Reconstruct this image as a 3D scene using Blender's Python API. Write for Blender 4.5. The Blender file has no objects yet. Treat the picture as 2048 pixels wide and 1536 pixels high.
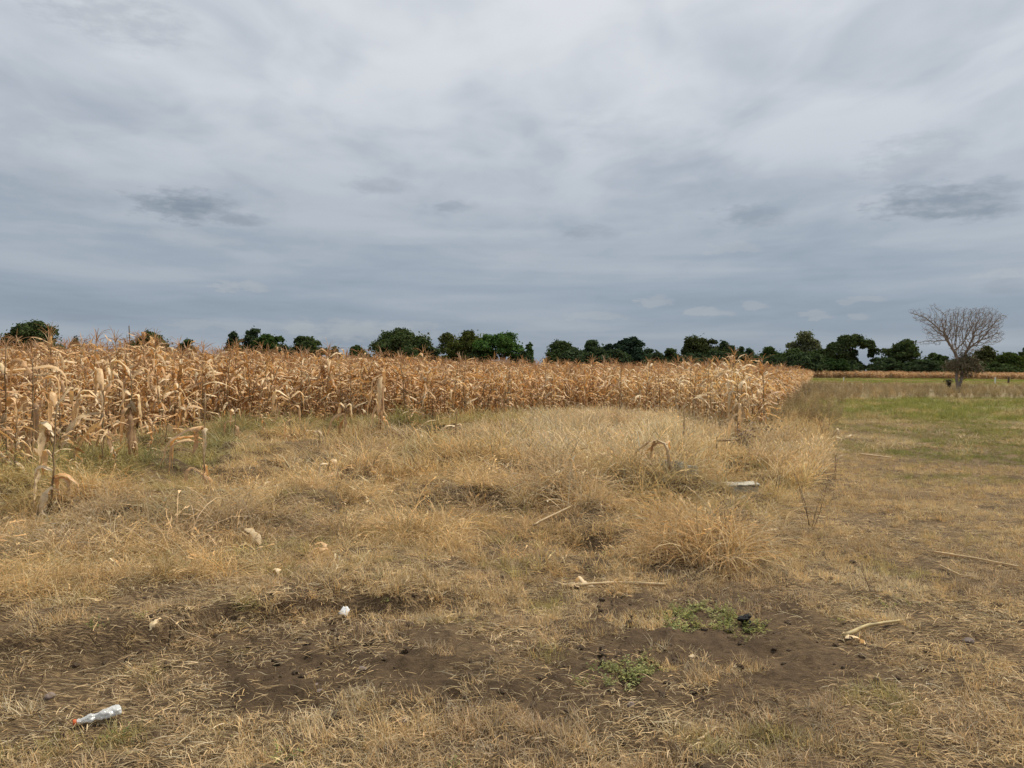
import bpy, math, random
import numpy as np
from mathutils import Matrix, Vector

rng = np.random.default_rng(7)
random.seed(7)
scene = bpy.context.scene
COL = scene.collection
R = math.radians

# ------------------------------------------------------------------ camera
CAM_H, FPX = 1.6, 1538.0
PITCH, ROLL = -1.12, 0.5
cam_d = bpy.data.cameras.new('camera')
cam_d.sensor_width = 36.0
cam_d.lens = FPX / 2048 * 36.0
cam_d.clip_start, cam_d.clip_end = 0.05, 9000
cam = bpy.data.objects.new('camera', cam_d)
CAM_R = (Matrix.Rotation(R(90 + PITCH), 3, 'X') @ Matrix.Rotation(R(ROLL), 3, 'Z'))
cam.matrix_world = Matrix.Translation((0, 0, CAM_H)) @ CAM_R.to_4x4()
COL.objects.link(cam)
scene.camera = cam

# ------------------------------------------------------------------ sky and sun
SUN_EL, SUN_AZ = 55.0, 58.0          # azimuth measured from +Y (view direction) towards +X
world = bpy.data.worlds.new('World')
scene.world = world
world.use_nodes = True
SKY_STRENGTH = 0.1


def build_sky():
    nt = world.node_tree
    nt.nodes.clear()
    N, L = nt.nodes.new, nt.links.new

    def math_(op, a, b=None, c=None, clamp=False):
        n = N('ShaderNodeMath'); n.operation = op; n.use_clamp = clamp
        for i, v in enumerate((a, b, c)):
            if v is None: continue
            if isinstance(v, (int, float)): n.inputs[i].default_value = v
            else: L(v, n.inputs[i])
        return n.outputs[0]

    def mixc(f, a, b):
        n = N('ShaderNodeMix'); n.data_type = 'RGBA'
        for sock, v in ((n.inputs[0], f), (n.inputs[6], a), (n.inputs[7], b)):
            if isinstance(v, tuple): sock.default_value = (*v, 1)
            elif isinstance(v, (int, float)): sock.default_value = v
            else: L(v, sock)
        return n.outputs[2]

    def noise(vec, scale, detail, rough, dist=0.0):
        n = N('ShaderNodeTexNoise'); n.inputs['Scale'].default_value = scale
        n.inputs['Detail'].default_value = detail; n.inputs['Roughness'].default_value = rough
        n.inputs['Distortion'].default_value = dist
        L(vec, n.inputs['Vector']); return n.outputs['Fac']

    def smooth(v, a, b):
        n = N('ShaderNodeMapRange'); n.interpolation_type = 'SMOOTHSTEP'
        L(v, n.inputs[0]); n.inputs[1].default_value = a; n.inputs[2].default_value = b
        return n.outputs[0]

    tc = N('ShaderNodeTexCoord')
    nrm = N('ShaderNodeVectorMath'); nrm.operation = 'NORMALIZE'; L(tc.outputs['Generated'], nrm.inputs[0])
    sep = N('ShaderNodeSeparateXYZ'); L(nrm.outputs[0], sep.inputs[0])
    x, y, z = sep.outputs
    zz = math_('MAXIMUM', z, 0.0)
    den = math_('ADD', zz, 0.09)
    cmb = N('ShaderNodeCombineXYZ')
    L(math_('DIVIDE', x, den), cmb.inputs[0]); L(math_('DIVIDE', y, den), cmb.inputs[1])
    plane = cmb.outputs[0]
    mp = N('ShaderNodeMapping'); L(plane, mp.inputs[0])
    mp.inputs['Rotation'].default_value = (0, 0, R(12)); mp.inputs['Scale'].default_value = (1.0, 0.72, 1)
    mp.inputs['Location'].default_value = (3.3, 1.7, 0)
    plane = mp.outputs[0]
    big = noise(plane, 0.6, 2, 0.45, 0.5)
    mid = noise(plane, 1.8, 4, 0.5, 0.6)
    fine = noise(plane, 4.6, 3, 0.5, 0.5)
    mix1 = math_('ADD', math_('MULTIPLY', big, 0.34), math_('MULTIPLY', mid, 0.46))
    mix1 = math_('ADD', mix1, math_('MULTIPLY', fine, 0.20))
    lum = smooth(mix1, 0.33, 0.60)
    # long flat layers near the horizon
    el = math_('ARCSINE', zz)
    az = math_('ARCTAN2', x, y)
    band = N('ShaderNodeCombineXYZ')
    L(math_('MULTIPLY', az, 1.6), band.inputs[0]); L(math_('MULTIPLY', el, 17.0), band.inputs[1])
    bandn = noise(band.outputs[0], 1.3, 4, 0.5, 0.3)
    bandl = smooth(bandn, 0.36, 0.68)
    low = smooth(el, R(17), R(3))
    lum2 = N('ShaderNodeMix'); L(math_('MULTIPLY', low, 0.8), lum2.inputs[0]); L(lum, lum2.inputs[2]); L(bandl, lum2.inputs[3])
    lum = lum2.outputs[0]
    up = smooth(el, R(0), R(27))
    dark = mixc(up, (2.35, 2.95, 3.75), (4.9, 5.35, 5.95))
    light = mixc(up, (3.6, 4.15, 4.85), (7.5, 7.75, 8.1))
    cloud = mixc(lum, dark, light)
    # separate clouds: (azimuth deg, elevation deg, half width, half height, strength); positive = dark, negative = pale
    def pix(px, py):
        v = CAM_R @ Vector((px - 1024, 768 - py, -FPX)); v.normalize()
        return math.atan2(v.x, v.y), math.asin(v.z)
    blobs = [(375, 412, 120, 36, 1.0), (470, 440, 80, 16, .7), (1895, 400, 140, 40, .9), (1950, 425, 90, 18, .9), (1500, 432, 80, 24, .6),
             (1180, 466, 70, 18, .5), (910, 412, 60, 14, .5), (760, 372, 80, 20, .4), (1250, 270, 140, 50, .15), (250, 40, 150, 50, .4),
             (1840, 320, 110, 60, .3), (180, 632, 120, 9, .35), (2015, 575, 45, 16, .3),
             (490, 578, 48, 18, -.8), (1050, 518, 60, 20, -.5), (1310, 608, 42, 18, -.7), (1425, 628, 52, 15, -.8),
             (1190, 634, 70, 12, -.6), (1510, 616, 32, 12, -.6), (1635, 636, 44, 13, -.6), (1720, 602, 50, 11, -.5),
             (2020, 552, 55, 16, -.8), (1470, 500, 55, 18, -.5), (720, 662, 210, 26, -.95), (500, 655, 170, 14, -.4),
             (1712, 637, 28, 9, -.5), (400, 480, 90, 18, -.4), (560, 300, 200, 90, -.35), (130, 330, 170, 90, -.3)]
    def vec(op, a, b, c=None):
        n = N('ShaderNodeVectorMath'); n.operation = op
        for k_, v_ in enumerate((a, b, c)):
            if v_ is None: continue
            if isinstance(v_, tuple): n.inputs[k_].default_value = v_
            else: L(v_, n.inputs[k_])
        return n.outputs['Value'] if op == 'DOT_PRODUCT' else n.outputs[0]
    ae = N('ShaderNodeCombineXYZ'); L(az, ae.inputs[0]); L(el, ae.inputs[1])
    en = N('ShaderNodeTexNoise'); en.inputs['Scale'].default_value = 24.0; en.inputs['Detail'].default_value = 4; en.inputs['Roughness'].default_value = .6
    L(vec('MULTIPLY', ae.outputs[0], (1.3, 3.6, 0)), en.inputs['Vector'])
    edge = math_('SUBTRACT', en.outputs['Fac'], 0.5)
    wv = vec('MULTIPLY_ADD', en.outputs['Color'], (.05, .018, 0), (-.025, -.009, 0))
    aw = vec('ADD', ae.outputs[0], wv)
    dk = pl = None
    e_d, e_p = math_('MULTIPLY', edge, 2.4), math_('MULTIPLY', edge, 4.2)
    for (px, py, hw, hh, s) in blobs:
        a0, e0 = pix(px, py)
        sx, sy = FPX / hw, FPX / hh
        v = vec('MULTIPLY_ADD', aw, (sx, sy, 0), (-a0 * sx, -e0 * sy, 0))
        if s < 0 and hh < 25:                          # cumulus: flat base, heaped top
            v = vec('MAXIMUM', v, vec('MULTIPLY', v, (-1.0, -2.2, 0)))
        g = math_('SUBTRACT', e_d if s > 0 else e_p, vec('DOT_PRODUCT', v, v))
        n = N('ShaderNodeMapRange'); n.interpolation_type = 'SMOOTHSTEP'; L(g, n.inputs[0])
        n.inputs[1].default_value, n.inputs[2].default_value = -1.1, (.35 if s > 0 else (.25 if hh >= 25 else -.1))
        n.inputs[4].default_value = abs(s); g = n.outputs[0]
        if s > 0: dk = g if dk is None else math_('MAXIMUM', dk, g)
        else: pl = g if pl is None else math_('MAXIMUM', pl, g)
    cloud = mixc(math_('MULTIPLY', dk, 0.9), cloud, (2.3, 2.7, 3.3))
    palec = mixc(up, (4.5, 4.7, 4.9), (6.4, 6.7, 7.0))
    cloud = mixc(math_('MULTIPLY', pl, 0.48), cloud, palec)
    sky = N('ShaderNodeTexSky'); sky.sky_type = 'NISHITA'; sky.sun_disc = False
    sky.sun_elevation = R(SUN_EL); sky.sun_rotation = R(SUN_AZ)
    sky.air_density = 1.0; sky.dust_density = 1.0
    col = mixc(0.93, sky.outputs[0], cloud)
    bg = N('ShaderNodeBackground'); L(col, bg.inputs[0]); bg.inputs[1].default_value = SKY_STRENGTH
    out = N('ShaderNodeOutputWorld'); L(bg.outputs[0], out.inputs[0])


build_sky()
sun_d = bpy.data.lights.new('sun', 'SUN')
sun_d.energy, sun_d.angle, sun_d.color = 4.9, R(1.5), (1.0, 0.915, 0.79)
sun = bpy.data.objects.new('sun', sun_d)
sdir = Vector((math.sin(R(SUN_AZ)) * math.cos(R(SUN_EL)), math.cos(R(SUN_AZ)) * math.cos(R(SUN_EL)), math.sin(R(SUN_EL))))
sun.rotation_euler = sdir.to_track_quat('Z', 'Y').to_euler()
sun.location = (0, 0, 30)
COL.objects.link(sun)
vs = scene.view_settings
vs.view_transform, vs.look, vs.exposure, vs.gamma = 'Standard', 'None', 0.0, 1.0
vs.use_curve_mapping = False
cy = scene.cycles
cy.max_bounces, cy.diffuse_bounces, cy.glossy_bounces, cy.transmission_bounces, cy.transparent_max_bounces = 4, 2, 2, 2, 4

# ------------------------------------------------------------------ helpers: noise, pixels, meshes
_tab = np.random.default_rng(3).random((256, 256))


def vnoise(x, y):
    xi, yi = np.floor(x).astype(int), np.floor(y).astype(int)
    fx, fy = x - xi, y - yi
    fx, fy = fx * fx * (3 - 2 * fx), fy * fy * (3 - 2 * fy)
    g = lambda a, b: _tab[a & 255, b & 255]
    return (g(xi, yi) * (1 - fx) + g(xi + 1, yi) * fx) * (1 - fy) + (g(xi, yi + 1) * (1 - fx) + g(xi + 1, yi + 1) * fx) * fy


def fbm(x, y, s, o=4, seed=0.0):
    x, y = np.asarray(x, float) / s + seed * 17.3, np.asarray(y, float) / s + seed * 31.7
    v, a, t = 0.0, 1.0, 0.0
    for k in range(o):
        v = v + a * vnoise(x, y); t += a; a *= 0.5
        x, y = x * 2.03 + 11.1, y * 2.03 + 5.7
    return v / t


def sstep(v, a, b):
    t = np.clip((v - a) / (b - a), 0, 1)
    return t * t * (3 - 2 * t)


def g2(px, py, z=0.0):
    """photo pixel -> point on the ground plane"""
    v = CAM_R @ Vector((px - 1024, 768 - py, -FPX))
    t = (z - CAM_H) / v.z
    return (v.x * t, v.y * t)


def at(px, py, depth):
    """photo pixel -> point at a distance along the ground"""
    v = CAM_R @ Vector((px - 1024, 768 - py, -FPX))
    t = depth / v.y
    return (v.x * t, depth, CAM_H + v.z * t)


def poly(pts):
    return np.array([g2(*p) for p in pts])


def inpoly(P, x, y):
    r = np.zeros(np.shape(x), bool)
    n = len(P)
    for i in range(n):
        x1, y1 = P[i]; x2, y2 = P[(i + 1) % n]
        c = ((y1 > y) != (y2 > y))
        with np.errstate(divide='ignore', invalid='ignore'):
            r ^= c & (x < (x2 - x1) * (y - y1) / (y2 - y1 + 1e-12) + x1)
    return r


def soft(P, x, y, amp=0.06):
    """ragged edged membership: the lookup point is pushed about by noise that grows with distance"""
    d = np.hypot(x, y)
    w = amp * d
    tot = 0.0
    for k in range(4):
        ox = (fbm(x, y, 0.12 * 6, 3, 1.3 + k) - .5) * 2 * w + (rng.random(np.shape(x)) - .5) * w * .6
        oy = (fbm(x, y, 0.12 * 6, 3, 7.1 + k) - .5) * 3 * w + (rng.random(np.shape(x)) - .5) * w * .9
        tot = tot + inpoly(P, x + ox, y + oy)
    return tot / 4.0


# the bank along the foot of the tall grass
BANK = np.array([g2(*p) for p in ((-500, 1340), (0, 1312), (250, 1302), (430, 1262), (640, 1226), (840, 1212), (1000, 1190))])
HOLES = [(*g2(1275, 1012), .62, .28), (*g2(1215, 1085), .45, .18), (*g2(1180, 1095), .3, .10), (*g2(480, 1165), .28, .10),
         (*g2(690, 1217), .2, .06), (*g2(820, 1222), .22, .07), (*g2(440, 925), .5, .12)]
MOUNDS = [(*g2(1150, 870), 2.2, .10), (*g2(1395, 1120), .55, .10), (*g2(1300, 1000), .5, .04), (*g2(100, 1230), .8, .05),
          (*g2(300, 1290), .25, .03), (*g2(900, 1330), .5, .03)]


def hgt(x, y):
    x, y = np.asarray(x, float), np.asarray(y, float)
    d = np.hypot(x, y)
    near = 1 - sstep(d, 25, 60)
    h = (fbm(x, y, 5.0, 3, 2) - .5) * 0.10 * near
    h = h + (fbm(x, y, .55, 4, 5) - .5) * 0.055 * (1 - sstep(d, 9, 20))
    tus = np.clip(fbm(x, y, .75, 2, 63) - .42, 0, .3) * .75 * sstep(y, 6.2, 8.5) * (1 - sstep(y, 18, 26)) * (1 - sstep(x - (.4 * y - .3), -.8, .2))
    h = h + tus
    by = np.interp(x, BANK[:, 0], BANK[:, 1])
    wob = (fbm(x, y, .5, 3, 9) - .5) * .5
    e = y + wob - by
    step = 0.5 * (np.tanh(e / .05) + 1)
    h = h + 0.13 * step * (1 - sstep(e, .3, 2.4)) * (1 - sstep(x, -1.0, .1)) * (fbm(x, y, .6, 2, 4) > .36)
    for (hx, hy, r, a) in HOLES:
        h = h - a * np.exp(-(((x - hx) / r) ** 2 + ((y - hy) / (r * .7)) ** 2))
    for (hx, hy, r, a) in MOUNDS:
        h = h + a * np.exp(-(((x - hx) / r) ** 2 + ((y - hy) / r) ** 2))
    return h


def H(x, y):
    return float(hgt(np.array([x]), np.array([y]))[0])


class MB:
    """collects vertices, faces and a colour per vertex, then links ONE mesh object"""
    def __init__(s): s.v, s.f, s.c, s.n = [], [], [], 0

    def add(s, v, f, c):
        v = np.asarray(v, float)
        s.v.append(v)
        c = np.asarray(c, float)
        s.c.append(np.broadcast_to(c, (len(v), 3)) if c.ndim == 1 else c)
        s.f += [tuple(int(i) + s.n for i in q) for q in f]
        s.n += len(v)

    def tube(s, pts, rad, c, k=5, cap=True):
        pts = np.asarray(pts, float); n = len(pts)
        rad = np.broadcast_to(np.asarray(rad, float), (n,))
        t = np.gradient(pts, axis=0); t /= np.linalg.norm(t, axis=1)[:, None] + 1e-9
        a = np.array([0, 0, 1.0]) if abs(t[0, 2]) < .8 else np.array([1.0, 0, 0])
        u = np.cross(t, a); u /= np.linalg.norm(u, axis=1)[:, None] + 1e-9
        w = np.cross(t, u)
        an = np.arange(k) * 2 * np.pi / k
        v = pts[:, None] + rad[:, None, None] * (np.cos(an)[None, :, None] * u[:, None] + np.sin(an)[None, :, None] * w[:, None])
        f = [(i * k + j, i * k + (j + 1) % k, (i + 1) * k + (j + 1) % k, (i + 1) * k + j) for i in range(n - 1) for j in range(k)]
        if cap:
            f += [tuple(range(k - 1, -1, -1)), tuple((n - 1) * k + j for j in range(k))]
        cc = np.asarray(c, float)
        if cc.ndim == 2: cc = np.repeat(cc, k, axis=0)
        s.add(v.reshape(-1, 3), f, cc)

    def blade(s, pts, wid, side, c):
        """flat tapering blade, two vertices per station, a point at the tip"""
        pts = np.asarray(pts, float); n = len(pts)
        wid = np.asarray(wid, float)[:, None]; side = np.broadcast_to(np.asarray(side, float), pts.shape)
        v = np.empty((2 * n - 1, 3))
        v[0:2 * n - 2:2] = pts[:-1] - side[:-1] * wid[:-1] / 2
        v[1:2 * n - 1:2] = pts[:-1] + side[:-1] * wid[:-1] / 2
        v[-1] = pts[-1]
        f = [(2 * i, 2 * i + 1, 2 * i + 3, 2 * i + 2) for i in range(n - 2)] + [(2 * n - 4, 2 * n - 3, 2 * n - 2)]
        s.add(v, f, c)

    def mesh(s, name, mat, smooth=False):
        m = bpy.data.meshes.new(name)
        v = np.concatenate(s.v); c = np.concatenate(s.c)
        m.from_pydata(v.tolist(), [], s.f)
        a = m.attributes.new('col', 'FLOAT_COLOR', 'POINT')
        a.data.foreach_set('color', np.concatenate([c, np.ones((len(c), 1))], 1).ravel().astype(np.float32))
        m.materials.append(mat)
        if smooth: m.polygons.foreach_set('use_smooth', [True] * len(m.polygons))
        return m


def link(name, data, parent=None, loc=(0, 0, 0), rot=(0, 0, 0), scale=None):
    o = bpy.data.objects.new(name, data)
    o.location, o.rotation_euler = loc, rot
    if scale is not None: o.scale = scale if hasattr(scale, '__len__') else (scale,) * 3
    o.parent = parent
    COL.objects.link(o)
    return o


def tag(o, label, cat, group=None, kind=None):
    o['label'], o['category'] = label, cat
    if group: o['group'] = group
    if kind: o['kind'] = kind
    return o


# ------------------------------------------------------------------ materials
def mat_leafy(name, inst=False, trans=0.35, gloss=0.0, var=0.25, tcol=(1, 1, 1)):
    m = bpy.data.materials.new(name); m.use_nodes = True
    nt = m.node_tree; nt.nodes.clear(); N, L = nt.nodes.new, nt.links.new
    a = N('ShaderNodeAttribute'); a.attribute_name = 'col'
    col = a.outputs['Color']
    if inst:
        b = N('ShaderNodeAttribute'); b.attribute_type = 'INSTANCER'; b.attribute_name = 'tint'
        x = N('ShaderNodeMix'); x.data_type = 'RGBA'; x.blend_type = 'MULTIPLY'; x.inputs[0].default_value = 1
        L(col, x.inputs[6]); L(b.outputs['Color'], x.inputs[7]); col = x.outputs[2]
    oi = N('ShaderNodeObjectInfo')
    mr = N('ShaderNodeMapRange'); L(oi.outputs['Random'], mr.inputs[0])
    mr.inputs[3].default_value, mr.inputs[4].default_value = 1 - var, 1 + var
    # fine streaks along the fibre, real pigment variation
    tc = N('ShaderNodeTexCoord'); ns = N('ShaderNodeTexNoise'); ns.inputs['Scale'].default_value = 22; ns.inputs['Detail'].default_value = 3
    L(tc.outputs['Object'], ns.inputs['Vector'])
    mr2 = N('ShaderNodeMapRange'); L(ns.outputs['Fac'], mr2.inputs[0])
    mr2.inputs[1].default_value, mr2.inputs[2].default_value = .3, .7
    mr2.inputs[3].default_value, mr2.inputs[4].default_value = .78, 1.18
    mu = N('ShaderNodeMath'); mu.operation = 'MULTIPLY'; L(mr.outputs[0], mu.inputs[0]); L(mr2.outputs[0], mu.inputs[1])
    vm = N('ShaderNodeVectorMath'); vm.operation = 'SCALE'; L(col, vm.inputs[0]); L(mu.outputs[0], vm.inputs['Scale'])
    d = N('ShaderNodeBsdfDiffuse'); L(vm.outputs[0], d.inputs[0])
    t = N('ShaderNodeBsdfTranslucent')
    tm = N('ShaderNodeVectorMath'); tm.operation = 'MULTIPLY'; L(vm.outputs[0], tm.inputs[0]); tm.inputs[1].default_value = tcol
    L(tm.outputs[0], t.inputs[0])
    mx = N('ShaderNodeMixShader'); mx.inputs[0].default_value = trans
    L(d.outputs[0], mx.inputs[1]); L(t.outputs[0], mx.inputs[2])
    sh = mx.outputs[0]
    if gloss:
        g = N('ShaderNodeBsdfGlossy'); g.inputs['Roughness'].default_value = .5; g.inputs['Color'].default_value = (.8, .8, .8, 1)
        m2 = N('ShaderNodeMixShader'); m2.inputs[0].default_value = gloss
        L(sh, m2.inputs[1]); L(g.outputs[0], m2.inputs[2]); sh = m2.outputs[0]
    o = N('ShaderNodeOutputMaterial'); L(sh, o.inputs[0])
    return m


def mat_plain(name, c1, c2, scale=8, rough=.9, bump=.3, bscale=40, attr=False):
    m = bpy.data.materials.new(name); m.use_nodes = True
    nt = m.node_tree; N, L = nt.nodes.new, nt.links.new
    p = nt.nodes['Principled BSDF']; p.inputs['Roughness'].default_value = rough
    p.inputs['Specular IOR Level'].default_value = .25
    tc = N('ShaderNodeTexCoord')
    n1 = N('ShaderNodeTexNoise'); n1.inputs['Scale'].default_value = scale; n1.inputs['Detail'].default_value = 6; n1.inputs['Roughness'].default_value = .65
    L(tc.outputs['Object'], n1.inputs['Vector'])
    mr = N('ShaderNodeMapRange'); L(n1.outputs['Fac'], mr.inputs[0]); mr.inputs[1].default_value, mr.inputs[2].default_value = .32, .68
    mx = N('ShaderNodeMix'); mx.data_type = 'RGBA'; L(mr.outputs[0], mx.inputs[0])
    mx.inputs[6].default_value, mx.inputs[7].default_value = (*c1, 1), (*c2, 1)
    col = mx.outputs[2]
    if attr:
        a = N('ShaderNodeAttribute'); a.attribute_name = 'col'
        x = N('ShaderNodeMix'); x.data_type = 'RGBA'; x.blend_type = 'MULTIPLY'; x.inputs[0].default_value = 1
        L(col, x.inputs[6]); L(a.outputs['Color'], x.inputs[7]); col = x.outputs[2]
    L(col, p.inputs['Base Color'])
    n2 = N('ShaderNodeTexNoise'); n2.inputs['Scale'].default_value = bscale; n2.inputs['Detail'].default_value = 6
    L(tc.outputs['Object'], n2.inputs['Vector'])
    b = N('ShaderNodeBump'); b.inputs['Strength'].default_value = bump; b.inputs['Distance'].default_value = .02
    L(n2.outputs['Fac'], b.inputs['Height']); L(b.outputs[0], p.inputs['Normal'])
    return m


def mat_ground():
    m = bpy.data.materials.new('ground'); m.use_nodes = True
    nt = m.node_tree; N, L = nt.nodes.new, nt.links.new
    p = nt.nodes['Principled BSDF']; p.inputs['Roughness'].default_value = .95; p.inputs['Specular IOR Level'].default_value = .1
    a = N('ShaderNodeAttribute'); a.attribute_name = 'col'
    tc = N('ShaderNodeTexCoord')
    def noise(s, d, r=.6):
        n = N('ShaderNodeTexNoise'); n.inputs['Scale'].default_value = s; n.inputs['Detail'].default_value = d; n.inputs['Roughness'].default_value = r
        L(tc.outputs['Object'], n.inputs['Vector']); return n.outputs['Fac']
    def mr(v, a0, b0, c0, d0):
        n = N('ShaderNodeMapRange'); L(v, n.inputs[0])
        for i, q in enumerate((a0, b0, c0, d0)): n.inputs[i + 1].default_value = q
        return n.outputs[0]
    f1, f2, f3 = noise(2.2, 6), noise(17, 7, .7), noise(90, 5, .7)
    s = N('ShaderNodeMath'); s.operation = 'MULTIPLY'; L(mr(f1, .3, .7, .72, 1.3), s.inputs[0]); L(mr(f2, .3, .7, .62, 1.4), s.inputs[1])
    s2 = N('ShaderNodeMath'); s2.operation = 'MULTIPLY'; L(s.outputs[0], s2.inputs[0]); L(mr(f3, .3, .7, .75, 1.25), s2.inputs[1])
    v = N('ShaderNodeVectorMath'); v.operation = 'SCALE'; L(a.outputs['Color'], v.inputs[0]); L(s2.outputs[0], v.inputs['Scale'])
    # fine matted fibres of rotted straw lying on the soil
    la = N('ShaderNodeAttribute'); la.attribute_name = 'lit'
    fmax = None
    for q, an in enumerate((15, 62, 105, 151)):
        mp = N('ShaderNodeMapping'); L(tc.outputs['Object'], mp.inputs[0]); mp.inputs['Rotation'].default_value = (0, 0, R(an))
        mp.inputs['Location'].default_value = (q * 3.1, q * 1.7, 0); mp.inputs['Scale'].default_value = (9, 120, 20)
        n = N('ShaderNodeTexNoise'); n.inputs['Scale'].default_value = 1.0; n.inputs['Detail'].default_value = 2; n.inputs['Distortion'].default_value = .6
        L(mp.outputs[0], n.inputs['Vector'])
        o_ = mr(n.outputs['Fac'], .60, .67, 0, 1)
        if fmax is None: fmax = o_
        else:
            mm = N('ShaderNodeMath'); mm.operation = 'MAXIMUM'; L(fmax, mm.inputs[0]); L(o_, mm.inputs[1]); fmax = mm.outputs[0]
    ff = N('ShaderNodeMath'); ff.operation = 'MULTIPLY'; ff.use_clamp = True; L(fmax, ff.inputs[0]); L(la.outputs['Fac'], ff.inputs[1])
    fx = N('ShaderNodeMix'); fx.data_type = 'RGBA'; L(ff.outputs[0], fx.inputs[0]); L(v.outputs[0], fx.inputs[6]); fx.inputs[7].default_value = (.34, .24, .125, 1)
    L(fx.outputs[2], p.inputs['Base Color'])
    ad = N('ShaderNodeMath'); ad.operation = 'MULTIPLY_ADD'; L(f3, ad.inputs[0]); ad.inputs[1].default_value = .4; L(f2, ad.inputs[2])
    b = N('ShaderNodeBump'); b.inputs['Strength'].default_value = .9; b.inputs['Distance'].default_value = .03
    L(ad.outputs[0], b.inputs['Height']); L(b.outputs[0], p.inputs['Normal'])
    return m


M_GROUND = mat_ground()
M_GRASS = mat_leafy('grass_blades', inst=True, trans=.36, var=.28, tcol=(1.08, 1.0, .8))
M_MAIZE = mat_leafy('dry_maize', trans=.30, gloss=.03, var=.16, tcol=(1.1, .84, .55))
M_STALK = mat_leafy('dry_stalk', trans=.0, gloss=.02, var=.15)
M_CROWN = mat_leafy('tree_leaves', trans=.22, var=.0, tcol=(1.1, 1.2, .6))
M_BARK = mat_plain('bark', (.055, .042, .033), (.13, .10, .08), 6, .95, .8, 25)
M_GBARK = mat_plain('grey_bark', (.16, .125, .10), (.29, .235, .195), 5, .95, .6, 20)
M_SOIL = mat_plain('soil_clod', (.095, .064, .038), (.17, .118, .074), 14, .95, .8, 60)
M_STONE = mat_plain('field_stone', (.15, .11, .09), (.26, .21, .18), 18, .9, .4, 60)
M_CONC = mat_plain('weathered_concrete', (.27, .25, .195), (.47, .44, .355), 9, .9, .5, 55)
M_BLACK = mat_plain('black_film', (.006, .006, .006), (.014, .013, .013), 8, .45, .5, 30)
M_WHITE = mat_plain('white_scrap', (.58, .61, .62), (.74, .76, .76), 12, .35, .2, 40)
M_CAP = mat_plain('orange_cap', (.44, .09, .03), (.55, .13, .045), 12, .5, .1, 40)
M_POST = mat_plain('white_post_paint', (.6, .6, .55), (.75, .75, .7), 8, .8, .2, 30)
M_WALL = mat_plain('limewash', (.26, .26, .25), (.36, .36, .34), 2, .9, .2, 10)
M_ROOF = mat_plain('tin_roof', (.06, .05, .045), (.11, .09, .08), 2, .6, .2, 10)

# ------------------------------------------------------------------ zones of the ground (outlines on the ground plane)
Z_TALL = poly([(-400, 1275), (0, 1262), (200, 1240), (400, 1195), (600, 1155), (760, 1128), (900, 1135), (1050, 1110), (1200, 1095),
               (1280, 1135), (1480, 1145), (1540, 1080), (1580, 1000), (1650, 900), (1625, 830), (1575, 795), (1000, 812), (400, 825), (0, 880), (-400, 940)])
Z_GRN1 = poly([(-100, 890), (420, 868), (500, 925), (330, 1005), (0, 1015), (-100, 1000)])
Z_EDGE = poly([(300, 845), (560, 815), (800, 825), (1080, 812), (1120, 835), (1050, 872), (960, 868), (850, 880), (740, 872), (600, 885), (430, 885), (320, 905)])
Z_PALE = poly([(1060, 835), (1420, 825), (1440, 880), (1330, 985), (1150, 960), (1020, 930), (1040, 870)])
Z_TUFT = poly([(1300, 1040), (1420, 1030), (1490, 1070), (1480, 1140), (1330, 1150), (1280, 1110)])
Z_RED = poly([(850, 1040), (1060, 1050), (1050, 1110), (900, 1120), (820, 1090)])
Z_TRACKG = poly([(1640, 828), (2300, 830), (2300, 965), (1900, 960), (1760, 965), (1650, 910)])
Z_TRACKY = poly([(1600, 900), (2300, 900), (2300, 1080), (1700, 1150), (1560, 1180), (1540, 1090), (1590, 1000)])
Z_BRIGHT = poly([(1600, 802), (1800, 797), (2400, 797), (2400, 846), (1850, 838), (1690, 842), (1620, 832)])
Z_WEED = poly([(1545, 775), (1605, 764), (1800, 767), (2500, 774), (2500, 799), (1800, 799), (1600, 803), (1560, 826), (1540, 845)])
Z_FARG = poly([(1615, 757), (2600, 762), (2600, 775), (1800, 768), (1615, 765)])
Z_BARE = poly([(-100, 1312), (250, 1302), (500, 1262), (700, 1235), (900, 1248), (1040, 1320), (950, 1390), (700, 1425), (480, 1415), (300, 1385), (420, 1335), (150, 1345), (-100, 1350)])
Z_BARE2 = poly([(1130, 1200), (1420, 1185), (1600, 1215), (1690, 1290), (1760, 1330), (1640, 1390), (1440, 1420), (1200, 1440), (1020, 1425), (960, 1390), (1120, 1345), (1230, 1290)])
Z_HERB = poly([(1330, 1225), (1420, 1200), (1470, 1225), (1540, 1245), (1500, 1285), (1400, 1285), (1330, 1265)])
Z_HERB2 = poly([(1190, 1320), (1260, 1295), (1350, 1345), (1330, 1375), (1220, 1380), (1140, 1375)])
ra = (1.0, 0.0)
FIELD = np.array([(-200, 4.0), (-8.3, 8.2), (-6.9, 10.4), (-6.9, 13), (-7.3, 16.5), (-7.6, 20.0), (-5.9, 20.6), (-3.0, 20.8), (0, 23.6), (2.3, 26.2),
                  (4.3, 25.0), (4.9, 22), (5.0, 19.4), (6.4, 19.2), (7.3, 22.9), (17.2, 47), (80, 205), (-200, 215)])

C_SOIL, C_SOIL2 = np.array((.052, .035, .021)), np.array((.094, .063, .038))
C_STRAW = np.array((.30, .215, .105))
C_GREEN = np.array((.115, .135, .04))


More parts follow.
